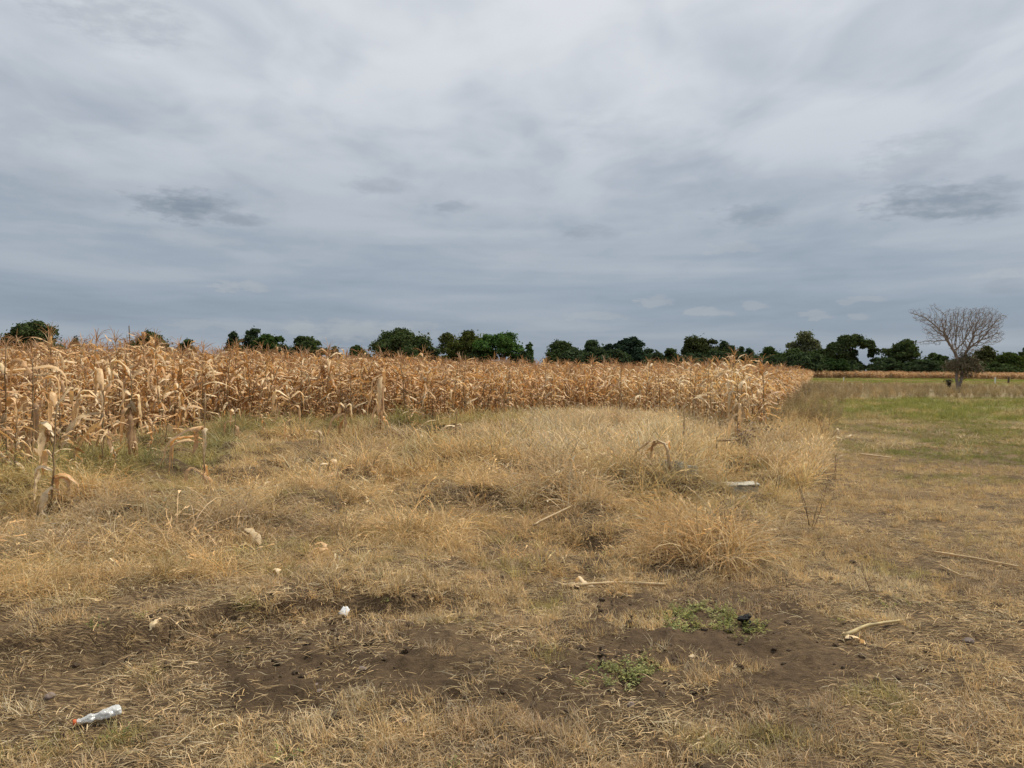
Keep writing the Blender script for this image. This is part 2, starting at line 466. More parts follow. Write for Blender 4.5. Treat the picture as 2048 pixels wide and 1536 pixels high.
def ground_color(x, y):
    d = np.hypot(x, y)
    c = C_SOIL + (C_SOIL2 - C_SOIL) * fbm(x, y, 1.3, 4, 3)[:, None]
    straw = sstep(d, 7, 50) * .5 + .04  # little straw under the tall grass: dark soil stands in for shade between tufts
    straw = straw * (.5 + fbm(x, y, .8, 3, 6))
    c = c + (C_STRAW - c) * np.clip(straw, 0, 1)[:, None]
    far = sstep(d, 26, 34) * ~inpoly(FIELD, x, y)
    gr = np.clip(far * (.35 + .5 * fbm(x, y, 9, 3, 8)), 0, 1)
    c = c + (C_GREEN - c) * gr[:, None]
    wd = inpoly(Z_WEED, x, y)
    c[wd] = c[wd] * .4 + np.array((.17, .125, .085)) * .6
    fg = inpoly(Z_FARG, x, y)
    c[fg] = np.array((.15, .165, .05))
    inf = inpoly(FIELD, x, y)
    c[inf] = c[inf] * .4 + np.array((.17, .115, .07)) * .6
    return c


def build_ground():
    front = np.arange(-46, 46.01, .19)
    rest = np.arange(46 + 3, 360 - 46 - 1, 3.0)
    ang = np.radians(np.concatenate([front, rest]))
    r = [0.35]
    while r[-1] < 1.6: r.append(r[-1] + .15)
    while r[-1] < 22: r.append(r[-1] * 1.0088)
    while r[-1] < 80: r.append(r[-1] * 1.025)
    while r[-1] < 7000: r.append(r[-1] * 1.09)
    r = np.array(r)
    X = (r[:, None] * np.sin(ang)[None]).ravel(); Y = (r[:, None] * np.cos(ang)[None]).ravel()
    na, nr = len(ang), len(r)
    Z = hgt(X, Y)
    # clods and crumbs of the bare soil
    d = np.hypot(X, Y)
    fine = (fbm(X, Y, .11, 3, 11) - .5)
    Z = Z + np.sign(fine) * np.abs(fine) ** 1.2 * .105 * (1 - sstep(d, 6, 12))
    v = np.stack([X, Y, Z], 1)
    v = np.concatenate([v, [[0, 0, H(0, 0)]]])
    i, j = np.meshgrid(np.arange(nr - 1), np.arange(na), indexing='ij')
    a = (i * na + j).ravel(); b = (i * na + (j + 1) % na).ravel(); c = ((i + 1) * na + (j + 1) % na).ravel(); e = ((i + 1) * na + j).ravel()
    f = np.stack([a, e, c, b], 1)
    me = bpy.data.meshes.new('ground')
    nq, nt_ = len(f), na
    me.vertices.add(len(v)); me.vertices.foreach_set('co', v.ravel())
    tri = np.stack([np.full(na, len(v) - 1), np.arange(na), (np.arange(na) + 1) % na], 1)
    loops = np.concatenate([f.ravel(), tri.ravel()])
    me.loops.add(len(loops)); me.loops.foreach_set('vertex_index', loops)
    starts = np.concatenate([np.arange(nq) * 4, nq * 4 + np.arange(na) * 3])
    tot = np.concatenate([np.full(nq, 4), np.full(na, 3)])
    me.polygons.add(nq + na); me.polygons.foreach_set('loop_start', starts); me.polygons.foreach_set('loop_total', tot)
    me.polygons.foreach_set('use_smooth', np.ones(nq + na, bool))
    me.update(calc_edges=True); me.validate()
    at_ = me.attributes.new('col', 'FLOAT_COLOR', 'POINT')
    cc = ground_color(v[:, 0], v[:, 1])
    at_.data.foreach_set('color', np.concatenate([cc, np.ones((len(cc), 1))], 1).ravel().astype(np.float32))
    lt = me.attributes.new('lit', 'FLOAT', 'POINT')
    bx_, by_ = v[:, 0], v[:, 1]
    bare = np.maximum(soft(Z_BARE, bx_, by_), soft(Z_BARE2, bx_, by_))
    li = np.clip(.95 - .75 * bare, 0, 1) * sstep(fbm(bx_, by_, .5, 3, 95), .25, .55)
    lt.data.foreach_set('value', li.astype(np.float32))
    me.materials.append(M_GROUND)
    o = link('ground', me)
    tag(o, 'flat brown field ground with bare soil patches reaching the horizon', 'ground', kind='structure')


build_ground()


# ------------------------------------------------------------------ scattering (stuff only)
def scatter(name, protos, P, rotz, scl, idx, tint, label, cat, tilt=None):
    n = len(P)
    me = bpy.data.meshes.new(name)
    me.vertices.add(n); me.vertices.foreach_set('co', np.asarray(P, np.float32).ravel())
    rot = np.zeros((n, 3), np.float32); rot[:, 2] = rotz
    if tilt is not None: rot[:, 0] = tilt
    s3 = np.asarray(scl, np.float32)
    if s3.ndim == 1: s3 = np.repeat(s3[:, None], 3, 1)
    for nm, ty, dat, key in (('rot', 'FLOAT_VECTOR', rot, 'vector'), ('scl', 'FLOAT_VECTOR', s3, 'vector'), ('idx', 'INT', np.asarray(idx, np.int32), 'value'),
                             ('tint', 'FLOAT_COLOR', np.concatenate([tint, np.ones((n, 1))], 1).astype(np.float32), 'color')):
        a = me.attributes.new(nm, ty, 'POINT'); a.data.foreach_set(key, np.ascontiguousarray(dat).ravel())
    o = link(name, me)
    tag(o, label, cat, kind='stuff')
    pc = bpy.data.collections.new(name + '_shapes')
    for k, pm in enumerate(protos):
        po = bpy.data.objects.new('%s_shape_%03d' % (name, k), pm)
        pc.objects.link(po)
    ng = bpy.data.node_groups.new(name, 'GeometryNodeTree')
    ng.interface.new_socket('Geometry', in_out='INPUT', socket_type='NodeSocketGeometry')
    ng.interface.new_socket('Geometry', in_out='OUTPUT', socket_type='NodeSocketGeometry')
    N, L = ng.nodes.new, ng.links.new
    gi, go = N('NodeGroupInput'), N('NodeGroupOutput')
    ci = N('GeometryNodeCollectionInfo'); ci.inputs['Collection'].default_value = pc
    ci.inputs['Separate Children'].default_value = True; ci.inputs['Reset Children'].default_value = True
    ip = N('GeometryNodeInstanceOnPoints'); ip.inputs['Pick Instance'].default_value = True
    def na(nm, ty):
        q = N('GeometryNodeInputNamedAttribute'); q.data_type = ty; q.inputs['Name'].default_value = nm
        return q.outputs[0]
    er = N('FunctionNodeEulerToRotation'); L(na('rot', 'FLOAT_VECTOR'), er.inputs[0])
    L(gi.outputs[0], ip.inputs['Points']); L(ci.outputs[0], ip.inputs['Instance'])
    L(na('idx', 'INT'), ip.inputs['Instance Index']); L(er.outputs[0], ip.inputs['Rotation']); L(na('scl', 'FLOAT_VECTOR'), ip.inputs['Scale'])
    L(ip.outputs[0], go.inputs[0])
    md = o.modifiers.new('scatter', 'NODES'); md.node_group = ng
    return o


# ------------------------------------------------------------------ grass shapes
def rnd(a, b): return random.uniform(a, b)


def blade_path(l, az, e0, bend, n=4, bx=0, by=0, wander=0.15):
    p = [(bx, by, 0.0)]; e = e0
    for k in range(n):
        az += rnd(-wander, wander); e -= bend / n * (0.4 + 1.2 * k / n)
        st = l / n
        p.append((p[-1][0] + st * math.cos(e) * math.cos(az), p[-1][1] + st * math.cos(e) * math.sin(az), p[-1][2] + st * math.sin(e)))
    return np.array(p), az


def shade():
    b = rnd(.68, 1.22); w = rnd(-.08, .08)
    return np.array((b * (1 + w), b, b * (1 - w * 1.5)))


def tuft(nb, lmin, lmax, spread, e_lo, e_hi, bend, wd, n=4, seeds=0.0, wander=.15):
    mb = MB()
    for _ in range(nb):
        az = rnd(0, 2 * math.pi); rr = spread * math.sqrt(random.random()); a0 = rnd(0, 6.28)
        l = rnd(lmin, lmax)
        p, az2 = blade_path(l, az, rnd(e_lo, e_hi), rnd(.3, 1) * bend, n, rr * math.cos(a0), rr * math.sin(a0), wander)
        tw = rnd(-.7, .7)
        side = (-math.sin(az) * math.cos(tw), math.cos(az) * math.cos(tw), math.sin(tw))
        w = wd * rnd(.6, 1.3)
        ws = np.array([w * (1 - .75 * (k / n) ** 1.5) for k in range(n + 1)])
        c = shade()
        mb.blade(p, ws, side, c)
        if random.random() < seeds:
            q = p[-1]; dirv = p[-1] - p[-2]; dirv /= np.linalg.norm(dirv) + 1e-9
            for s in range(4):
                oo = q - dirv * (.012 * s)
                dv = dirv * .03 + np.array((rnd(-1, 1), rnd(-1, 1), rnd(-.3, .8))) * .014
                mb.blade(np.array([oo, oo + dv * .5, oo + dv]), np.array([.002, .005, .001]) * (wd / .003), side, c * 1.1)
    return mb


def lying(nb, lmin, lmax, spread, wd):
    mb = MB()
    for _ in range(nb):
        az = rnd(0, 6.28); l = rnd(lmin, lmax); n = 4
        x0, y0, z0 = rnd(-spread, spread), rnd(-spread, spread), rnd(.002, .02)
        p = [(x0, y0, z0)]; rise = rnd(-.1, .35); wv = rnd(.03, .3)
        for k in range(n):
            az += rnd(-wv, wv)
            p.append((p[-1][0] + l / n * math.cos(az), p[-1][1] + l / n * math.sin(az), max(.002, p[-1][2] + l / n * rise)))
            rise = rise - rnd(0, .3)
        tw = rnd(-.9, .9)
        side = (-math.sin(az) * math.cos(tw), math.cos(az) * math.cos(tw), math.sin(tw))
        mb.blade(np.array(p), np.full(n + 1, wd * rnd(.5, 1.5)), side, shade())
    return mb


def herb(nst, hh, lw):
    """low leafy weed: thin stems with small oval leaves"""
    mb = MB()
    for _ in range(nst):
        az = rnd(0, 6.28)
        p, _a = blade_path(hh * rnd(.6, 1.2), az, rnd(.3, 1.4), rnd(.2, .9), 5, rnd(-.02, .02), rnd(-.02, .02), .4)
        mb.blade(p, np.full(6, .002), (-math.sin(az), math.cos(az), 0), np.array((.8, .8, .7)))
        for k in range(1, 6):
            for s in range(2):
                a = rnd(0, 6.28); l = lw * rnd(.7, 1.5); e = rnd(-.2, .7)
                o = p[k]; dv = np.array((math.cos(a) * math.cos(e), math.sin(a) * math.cos(e), math.sin(e))) * l
                mb.blade(np.array([o, o + dv * .35, o + dv * .75, o + dv]), np.array([.15, .5, .42, 0]) * l, (-math.sin(a), math.cos(a), rnd(-.4, .4)), shade())
    return mb


def twiggy(hh, nst, wd, leafy=.5, ls=.02):
    """dead branching weed"""
    mb = MB()
    for _ in range(nst):
        az = rnd(0, 6.28)
        p, a2 = blade_path(hh * rnd(.6, 1.1), az, rnd(.9, 1.5), rnd(-.2, .4), 6, rnd(-.05, .05), rnd(-.05, .05), .25)
        c = shade()
        mb.blade(p, np.linspace(wd, wd * .4, 7), (-math.sin(az), math.cos(az), 0), c)
        mb.blade(p, np.linspace(wd, wd * .4, 7), (math.cos(az), math.sin(az), 0), c)
        for k in range(2, 7):
            for s in range(2):
                a = rnd(0, 6.28)
                q, _ = blade_path(hh * rnd(.12, .32), a, rnd(.3, 1.1), rnd(-.3, .3), 3, 0, 0, .4)
                q = q + p[k]
                mb.blade(q, np.linspace(wd * .6, wd * .25, 4), (-math.sin(a), math.cos(a), .3), c)
                for m_ in range(1, 4):
                    if random.random() < leafy:
                        dv = np.array((rnd(-1, 1), rnd(-1, 1), rnd(-.8, .6))) * ls
                        mb.blade(np.array([q[m_], q[m_] + dv * .5, q[m_] + dv]), np.array([.3, .8, .1]) * ls, (rnd(-1, 1), rnd(-1, 1), 0.2), shade() * .9)
    return mb


SHORT = [tuft(random.randint(24, 34), .02, .085, .045, .1, 1.45, .7, .0032, 3).mesh('short_tuft', M_GRASS) for _ in range(10)]
MIDG = [tuft(random.randint(20, 30), .07, .20, .06, .3, 1.45, 1.3, .0052, 4, .1).mesh('mid_tuft', M_GRASS) for _ in range(9)]
TALL = [tuft(random.randint(26, 36), .18, .46, .11, .4, 1.5, 1.9, .0046, 5, .25, .3).mesh('tall_tuft', M_GRASS) for _ in range(10)]
MATG = [tuft(random.randint(28, 38), .18, .44, .14, .2, 1.0, 1.7, .0046, 5, .05, .45).mesh('matted_tuft', M_GRASS) for _ in range(8)]
TALLF = [tuft(random.randint(20, 28), .16, .42, .14, .4, 1.5, 1.5, .0095, 3, .0, .3).mesh('tall_tuft_far', M_GRASS) for _ in range(8)]
MATF = [tuft(random.randint(20, 28), .16, .40, .18, .15, .9, 1.5, .0095, 3, .0, .45).mesh('matted_tuft_far', M_GRASS) for _ in range(6)]
FINE = [tuft(random.randint(24, 34), .25, .55, .14, .85, 1.5, 1.0, .0075, 4, .6, .2).mesh('fine_tuft', M_GRASS) for _ in range(7)]
LITTER = [lying(random.randint(22, 30), .015, .10, .13, .0022).mesh('straw_litter', M_GRASS) for _ in range(10)]
HERBS = [herb(random.randint(4, 7), .08, .012).mesh('leafy_weed', M_GRASS) for _ in range(6)]
FARG = [tuft(36, .14, .42, .28, .6, 1.5, 1.0, .016, 3).mesh('far_tuft', M_GRASS) for _ in range(6)]
WEEDP = [twiggy(.75, 7, .010, .8, .045).mesh('dead_weed', M_GRASS) for _ in range(6)]


def tints(n, base, var=.14, hue=.06):
    b = 1 + (rng.random(n) - .5) * 2 * var
    w = (rng.random(n) - .5) * 2 * hue
    t = np.asarray(base, float) * b[:, None] if np.ndim(base) == 1 else np.asarray(base) * b[:, None]
    t[:, 0] *= 1 + w; t[:, 2] *= 1 - w
    return np.clip(t, 0.005, .9)


def mixv(a, b, f): return a + (b - a) * np.clip(f, 0, 1)[:, None]


def sample(rmin, rmax, dens, half=40):
    """random ground points in the view wedge, density per square metre given by dens(r)"""
    th = R(half)
    area_pts = []
    edges = np.geomspace(rmin, rmax, 18)
    for a, b in zip(edges[:-1], edges[1:]):
        n = int((b * b - a * a) * th * dens((a + b) / 2))
        r = np.sqrt(rng.random(n) * (b * b - a * a) + a * a); t = (rng.random(n) * 2 - 1) * th
        area_pts.append(np.stack([r * np.sin(t), r * np.cos(t)], 1))
    p = np.concatenate(area_pts)
    return p[:, 0], p[:, 1]


S_DRY = np.array((.62, .465, .26)); S_PALE = np.array((.68, .55, .35)); S_GOLD = np.array((.55, .40, .21)); S_RED = np.array((.48, .34, .19))
S_GREY = np.array((.48, .365, .235)); S_YG = np.array((.34, .31, .11)); S_GRN = np.array((.19, .215, .07)); S_DGRN = np.array((.10, .14, .04))
DOWN = []


def put(name, protos, x, y, s, tint, label, cat, hs=None, sink=.01, tilt=None):
    n = len(x)
    P = np.stack([x, y, hgt(x, y) - sink], 1)
    sc = np.stack([s, s, s * (1 if hs is None else hs)], 1)
    return scatter(name, protos, P, rng.random(n) * 6.283, sc, rng.integers(0, len(protos), n), tint, label, cat, tilt)


def build_grass():
    # ---- short cropped tufts on the near ground and the track
    x, y = sample(2.2, 34, lambda r: 520 / (1 + (r / 6.5) ** 2.0))
    tall = soft(Z_TALL, x, y); bare = np.maximum(soft(Z_BARE, x, y), soft(Z_BARE2, x, y))
    infield = inpoly(FIELD, x, y)
    clump = fbm(x, y, .32, 3, 21) * .65 + fbm(x, y, 1.1, 2, 22) * .35
    keep = np.where(bare > .4, clump > .575, clump > .435 - .06 * sstep(y, 6, 12))
    keep &= rng.random(len(x)) < np.where(tall > .5, .25, 1.0)
    keep &= ~infield
    x, y, clump, bare = x[keep], y[keep], clump[keep], bare[keep]
    g = soft(Z_TRACKG, x, y); ty = soft(Z_TRACKY, x, y); br = soft(Z_BRIGHT, x, y)
    hue = fbm(x, y, .9, 3, 23)
    b = mixv(S_DRY, S_PALE, sstep(hue, .45, .7)); b = mixv(b, S_GREY, sstep(hue, .5, .3))
    b = mixv(b, S_YG, sstep(fbm(x, y, .5, 3, 25), .62, .74) * .7)
    b = mixv(b, S_GOLD, ty * .5)
    b = mixv(b, np.array((.235, .25, .085)), g * sstep(fbm(x, y, 1.6, 3, 26), .3, .58)); b = mixv(b, S_GRN, br * .6)
    s = (0.7 + .7 * rng.random(len(x))) * (1 + .5 * sstep(np.hypot(x, y), 8, 25))
    put('short_grass', SHORT, x, y, s, tints(len(x), b), 'short dry cropped grass tufts on bare brown soil', 'grass')

    # ---- mid tufts: ragged verge in front of the tall grass, along the track
    x, y = sample(2.4, 36, lambda r: 75 / (1 + (r / 9) ** 1.6))
    tall = soft(Z_TALL, x, y); bare = np.maximum(soft(Z_BARE, x, y), soft(Z_BARE2, x, y)); g = soft(Z_TRACKG, x, y); ty = soft(Z_TRACKY, x, y)
    clump = fbm(x, y, .55, 3, 31)
    by = np.interp(x, BANK[:, 0], BANK[:, 1])
    verge = (y > by - .1) & (x < 1.2)
    pr = np.where(tall > .5, .7, np.where(verge, .9 * (clump > .4), np.where(ty > .5, .7 * (clump > .42), .55 * (clump > .56))))
    pr = np.where(bare > .5, pr * .10, pr)
    keep = (rng.random(len(x)) < pr) & ~inpoly(FIELD, x, y)
    for (hx, hy, r, a) in HOLES:
        keep &= ((x - hx) / r) ** 2 + ((y - hy) / (r * .7)) ** 2 > .45
    x, y = x[keep], y[keep]
    tall, g, ty = tall[keep], g[keep], ty[keep]
    hue = fbm(x, y, 1.2, 3, 32)
    b = mixv(S_DRY, S_GOLD, sstep(hue, .4, .6)); b = mixv(b, S_RED, sstep(hue, .58, .75) * .6)
    b = mixv(b, S_YG, sstep(fbm(x, y, .6, 3, 33), .6, .72) * .6)
    b = mixv(b, S_YG * .85, g * .8)
    b = mixv(b, S_GRN, np.maximum(soft(Z_GRN1, x, y), soft(Z_EDGE, x, y)) * .4)
    s = (.6 + .6 * rng.random(len(x))) * np.where(y < 4.6, .6, 1.0) * np.where((tall < .5) & (x > 1.0), .62, 1)
    put('verge_grass', MIDG, x, y, s, tints(len(x), b), 'ragged ankle-high dry grass at the edge of the tall grass', 'grass')

    # ---- tall dry grass between the foreground and the field
    x, y = sample(4.2, 30, lambda r: 96 / (1 + (r / 9) ** 1.6))
    tall = soft(Z_TALL, x, y, .03); infield = inpoly(FIELD, x, y - 1.2) & ~((y < 15) & (x > -11))
    tall = np.where((y < 15) & (y > 8.5) & (x < -5) & inpoly(FIELD, x, y), 1.0, tall)
    keep = (tall > .45) & ~infield & (fbm(x, y, .6, 3, 41) > .29 - .1 * sstep(y, 8, 12))
    for (hx, hy, r, a) in HOLES:
        keep &= ((x - hx) / r) ** 2 + ((y - hy) / (r * .7)) ** 2 > .35
    x, y = x[keep], y[keep]
    pale, tf, red = soft(Z_PALE, x, y, .11), soft(Z_TUFT, x, y, .02), soft(Z_RED, x, y)
    gr = np.maximum(soft(Z_GRN1, x, y), soft(Z_EDGE, x, y))
    hue = fbm(x, y, 1.5, 3, 42); h2 = fbm(x, y, .7, 3, 43)
    b = mixv(S_DRY, S_GOLD, sstep(hue, .4, .62)); b = mixv(b, S_GREY, sstep(hue, .44, .3) * .8); b = mixv(b, S_RED, sstep(h2, .56, .74) * .55)
    b = mixv(b, S_PALE * 1.0, pale * .75); b = mixv(b, np.array((.53, .385, .215)), np.maximum(tf, red * .7))
    b = mixv(b, S_YG * .85, gr * (fbm(x, y, .9, 3, 44) + .15) * .75)
    b = mixv(b, np.array((.15, .175, .065)), gr * sstep(fbm(x, y, .8, 3, 45), .52, .66) * .6)
    b = mixv(b, S_YG, sstep(fbm(x, y, 1.1, 3, 46), .6, .72) * .25)
    kind = rng.random(len(x))
    protos = TALL + MATG + TALLF + MATF
    d = np.hypot(x, y)
    matp = .42 - .25 * tf
    idx = np.where(kind < matp, len(TALL) + rng.integers(0, len(MATG), len(x)), rng.integers(0, len(TALL), len(x)))
    o_ = len(TALL) + len(MATG)
    idxf = np.where(kind < matp, o_ + len(TALLF) + rng.integers(0, len(MATF), len(x)), o_ + rng.integers(0, len(TALLF), len(x)))
    idx = np.where(d + rng.normal(0, .8, len(x)) > 11, idxf, idx)
    sh = fbm(x, y, .9, 3, 47)
    s = .74 + .45 * rng.random(len(x)); s *= (1 - .25 * sstep(6.5 - y, 0, 2.0)) * (1 + .15 * tf + .2 * pale) * (.62 + 1.1 * sstep(sh, .3, .72)) * (1 - .2 * sstep(-x, .6, 2.2) * (1 - sstep(y, 13, 17)))
    P = np.stack([x, y, hgt(x, y) - .01], 1)
    scatter('tall_dry_grass', protos, P, rng.random(len(x)) * 6.283, s, idx, tints(len(x), b, .3, .09), 'tall matted straw-coloured grass between bare soil and maize', 'grass')

    # ---- fine feathery grass, pale, in front of the maize
    x, y = sample(7, 30, lambda r: 17)
    pale = soft(Z_PALE, x, y, .10); ed = soft(poly([(1540, 900), (1640, 870), (1650, 950), (1560, 985), (1500, 960)]), x, y)
    tf = soft(Z_TUFT, x, y, .02)
    keep = ((pale > .3) & (fbm(x, y, .8, 2, 52) > .4) | (ed > .5) | (tf > .5)) & ~inpoly(FIELD, x, y - .8)
    x, y, tf, ed = x[keep], y[keep], tf[keep], ed[keep]
    b = mixv(S_PALE * 1.02, S_GREY * 1.2, sstep(fbm(x, y, 1.0, 3, 51), .42, .62)); b = mixv(b, np.array((.54, .40, .225)), tf)
    put('feathery_grass', FINE, x, y, .7 + .35 * rng.random(len(x)), tints(len(x), b), 'pale feathery seeding grass in front of the maize corner', 'grass')

    # ---- straw litter lying on the soil
    x, y = sample(2.2, 16, lambda r: 210 / (1 + (r / 6) ** 2.2))
    tall = soft(Z_TALL, x, y); bare = np.maximum(soft(Z_BARE, x, y), soft(Z_BARE2, x, y))
    keep = rng.random(len(x)) < np.where(tall > .5, .3, np.where(bare > .5, .06 + .4 * (fbm(x, y, .4, 2, 61) > .56), .3 + .7 * (fbm(x, y, .4, 2, 61) > .48)))
    x, y = x[keep], y[keep]
    b = mixv(S_DRY, S_PALE, rng.random(len(x))); b = mixv(b, S_RED * .8, sstep(rng.random(len(x)), .6, 1) * .6)
    put('straw_litter', LITTER, x, y, .6 + .7 * rng.random(len(x)), tints(len(x), b * .86, .25), 'loose dry straw lying over the bare soil', 'straw', sink=-.004)

    # ---- small leafy weeds
    xs, ys = [], []
    for Z, n in ((Z_HERB, 80), (Z_HERB2, 34)):
        lo, hi = Z.min(0), Z.max(0)
        px, py = rng.random(n * 5) * (hi[0] - lo[0]) + lo[0], rng.random(n * 5) * (hi[1] - lo[1]) + lo[1]
        k = inpoly(Z, px, py) & (fbm(px, py, .16, 2, 71) > .47)
        xs.append(px[k][:n]); ys.append(py[k][:n])
    px, py = sample(2.6, 8, lambda r: 5)
    k = fbm(px, py, .5, 2, 72) > .60
    xs.append(px[k]); ys.append(py[k])
    x, y = np.concatenate(xs), np.concatenate(ys)
    b = mixv(np.array((.21, .24, .085)), np.array((.36, .35, .15)), rng.random(len(x)))
    put('leafy_weeds', HERBS, x, y, .6 + .6 * rng.random(len(x)), tints(len(x), b), 'low green leafy weeds sprouting from the bare soil', 'weeds')

    # ---- grass beyond: green band, weeds, strip before the far maize
    x, y = sample(17, 58, lambda r: 13 / (1 + (r / 40) ** 2))
    br = soft(Z_BRIGHT, x, y, .03); g = soft(Z_TRACKG, x, y, .03)
    pr = np.where(br > .4, .95 * (fbm(x, y, 2.5, 3, 84) > .36), np.where(g > .5, .55 * (fbm(x, y, 2.2, 3, 85) > .42), .0)); pr = np.where((x > 9) & (pr == 0) & (y > 22), .28, pr)
    keep = (rng.random(len(x)) < pr) & ~inpoly(FIELD, x + .6, y)
    x, y, br = x[keep], y[keep], br[keep]
    n1 = fbm(x, y, 3.0, 3, 81)
    b = mixv(S_YG * .8, np.array((.255, .265, .085)), br * .9); b = mixv(b, S_GRN, sstep(n1, .48, .68) * .5); b = mixv(b, S_DRY * .8, sstep(fbm(x, y, 1.8, 3, 83), .5, .68) * .7); b = mixv(b, S_GREY, (1 - br) * sstep(n1, .5, .35) * .6)
    put('green_grass', FARG, x, y, .55 + .6 * rng.random(len(x)), tints(len(x), b), 'bright yellow-green grass band beside the maize', 'grass', hs=.4 + .4 * br)
    x, y = sample(60, 230, lambda r: 1.1 if r < 110 else .55, 36)
    fg = soft(Z_FARG, x, y, .02)
    keep = (fg > .4) & ~inpoly(FIELD, x, y)
    x, y = x[keep], y[keep]
    b = mixv(np.array((.21, .235, .06)), S_DRY * .6, sstep(fbm(x, y, 14, 3, 82), .5, .7))
    put('far_green_grass', FARG, x, y, 1.3 + .9 * rng.random(len(x)), tints(len(x), b), 'green grass strip in front of the far maize field', 'grass', hs=.5 * np.ones(len(x)))
    # dead brown weeds
    x, y = sample(20, 105, lambda r: 3.2 / (1 + (r / 60) ** 2))
    w = soft(Z_WEED, x, y, .015)
    near_edge = np.abs((x - 7.7) - (y - 22.9) * .425) < 2.3
    keep = ((w > .5) | (near_edge & (y > 21) & (x > 6) & (rng.random(len(x)) < .8))) & ~inpoly(FIELD, x + .3, y)
    x, y = x[keep], y[keep]
    b = mixv(np.array((.36, .265, .175)), np.array((.28, .245, .115)), fbm(x, y, 5, 3, 91)); b = mixv(b, S_DRY * .7, sstep(fbm(x, y, 3, 3, 92), .5, .7))
    put('dead_weeds', WEEDP, x, y, .5 + .4 * rng.random(len(x)), tints(len(x), b), 'brown dead weeds in a band behind the green grass', 'weeds')


build_grass()


# ------------------------------------------------------------------ clods and stones
def clod_mesh(name, mat, sub=1, amp=.28, flat=.7):
    import bmesh
    bm = bmesh.new(); bmesh.ops.create_icosphere(bm, subdivisions=sub + 1, radius=1)
    s = rnd(0, 99)
    for v in bm.verts:
        c = v.co
        k = 1 + amp * (2 * float(fbm(np.array([c.x + s]), np.array([c.y + c.z * 1.7 + s]), .8, 2)[0]) - 1) * 1.6 + rnd(-.5, .5) * amp * .4
        v.co = c * k; v.co.z *= flat
    m = bpy.data.meshes.new(name); bm.to_mesh(m); bm.free()
    m.materials.append(mat)
    return m


def build_clods():
    protos = [clod_mesh('clod', M_SOIL, 1, .3, .65) for _ in range(8)]
    x, y = sample(2.3, 9, lambda r: 300 / (1 + (r / 5) ** 2))
    bare = np.maximum(soft(Z_BARE, x, y), soft(Z_BARE2, x, y))
    cl = fbm(x, y, .35, 3, 15)
    keep = rng.random(len(x)) < np.where(bare > .5, .25 + .75 * (cl > .52), .3 * (cl > .5))
    x, y = x[keep], y[keep]
    s = .004 + .020 * rng.random(len(x)) ** 3
    scatter('soil_clods', protos, np.stack([x, y, hgt(x, y) + s * .25], 1), rng.random(len(x)) * 6.28, s, rng.integers(0, 8, len(x)), tints(len(x), np.array((1., 1, 1))),
            'crumbs and small clods of dark brown soil', 'soil')
    stones = [(725, 1342, 9, 'rounded reddish stone resting on bare soil among straw tufts'), (806, 1447, 12, 'flat grey-brown stone near the pale straw at the bare patch edge'),
              (820, 1256, 11, 'brown lump of soil beside the small dark hollow'), (640, 1384, 8, 'small pale stone on dark soil right of a straw tuft'),
              (632, 1372, 7, 'small dark stone touching a pale stone'), (1262, 1411, 9, 'tan pebble below the green weeds'),
              (950, 1388, 8, 'little grey stone in the middle of the bare soil'), (1080, 1360, 8, 'reddish clod standing among fine crumbs'),
              (940, 1362, 9, 'broad reddish clod on dark soil'), (1128, 1290, 13, 'dark lump of soil beside sparse grass'),
              (1938, 1292, 11, 'flat brown stone in trampled dry grass'), (1992, 1216, 10, 'large grey-brown clod in the dry grass of the track'),
              (100, 1387, 12, 'grey stone in grass above the plastic bottle'), (1555, 1275, 9, 'dark clod right of the leafy green weeds')]
    for (px, py, hp, lab) in stones:
        gx, gy = g2(px, py); r = hp * gy / FPX
        o = link('stone', clod_mesh('stone', M_STONE if 'stone' in lab or 'pebble' in lab else M_SOIL, 2, .22, .6), None, (gx, gy, H(gx, gy) + r * .22), (0, 0, rnd(0, 6)), (r, r * .8, r * rnd(.8, 1.1)))
        tag(o, lab, 'stone' if 'stone' in lab or 'pebble' in lab else 'clod', 'stones and clods on the bare soil')
        if not ('stone' in lab or 'pebble' in lab): o.name = 'soil_clod'


build_clods()

# ------------------------------------------------------------------ maize
LEAFC = [np.array((.69, .55, .34)), np.array((.62, .45, .245)), np.array((.56, .37, .185)), np.array((.50, .295, .13)), np.array((.39, .24, .12)), np.array((.60, .405, .21))]
PALEC = [np.array((.72, .60, .39)), np.array((.68, .54, .32)), np.array((.62, .46, .25)), np.array((.55, .39, .20))]


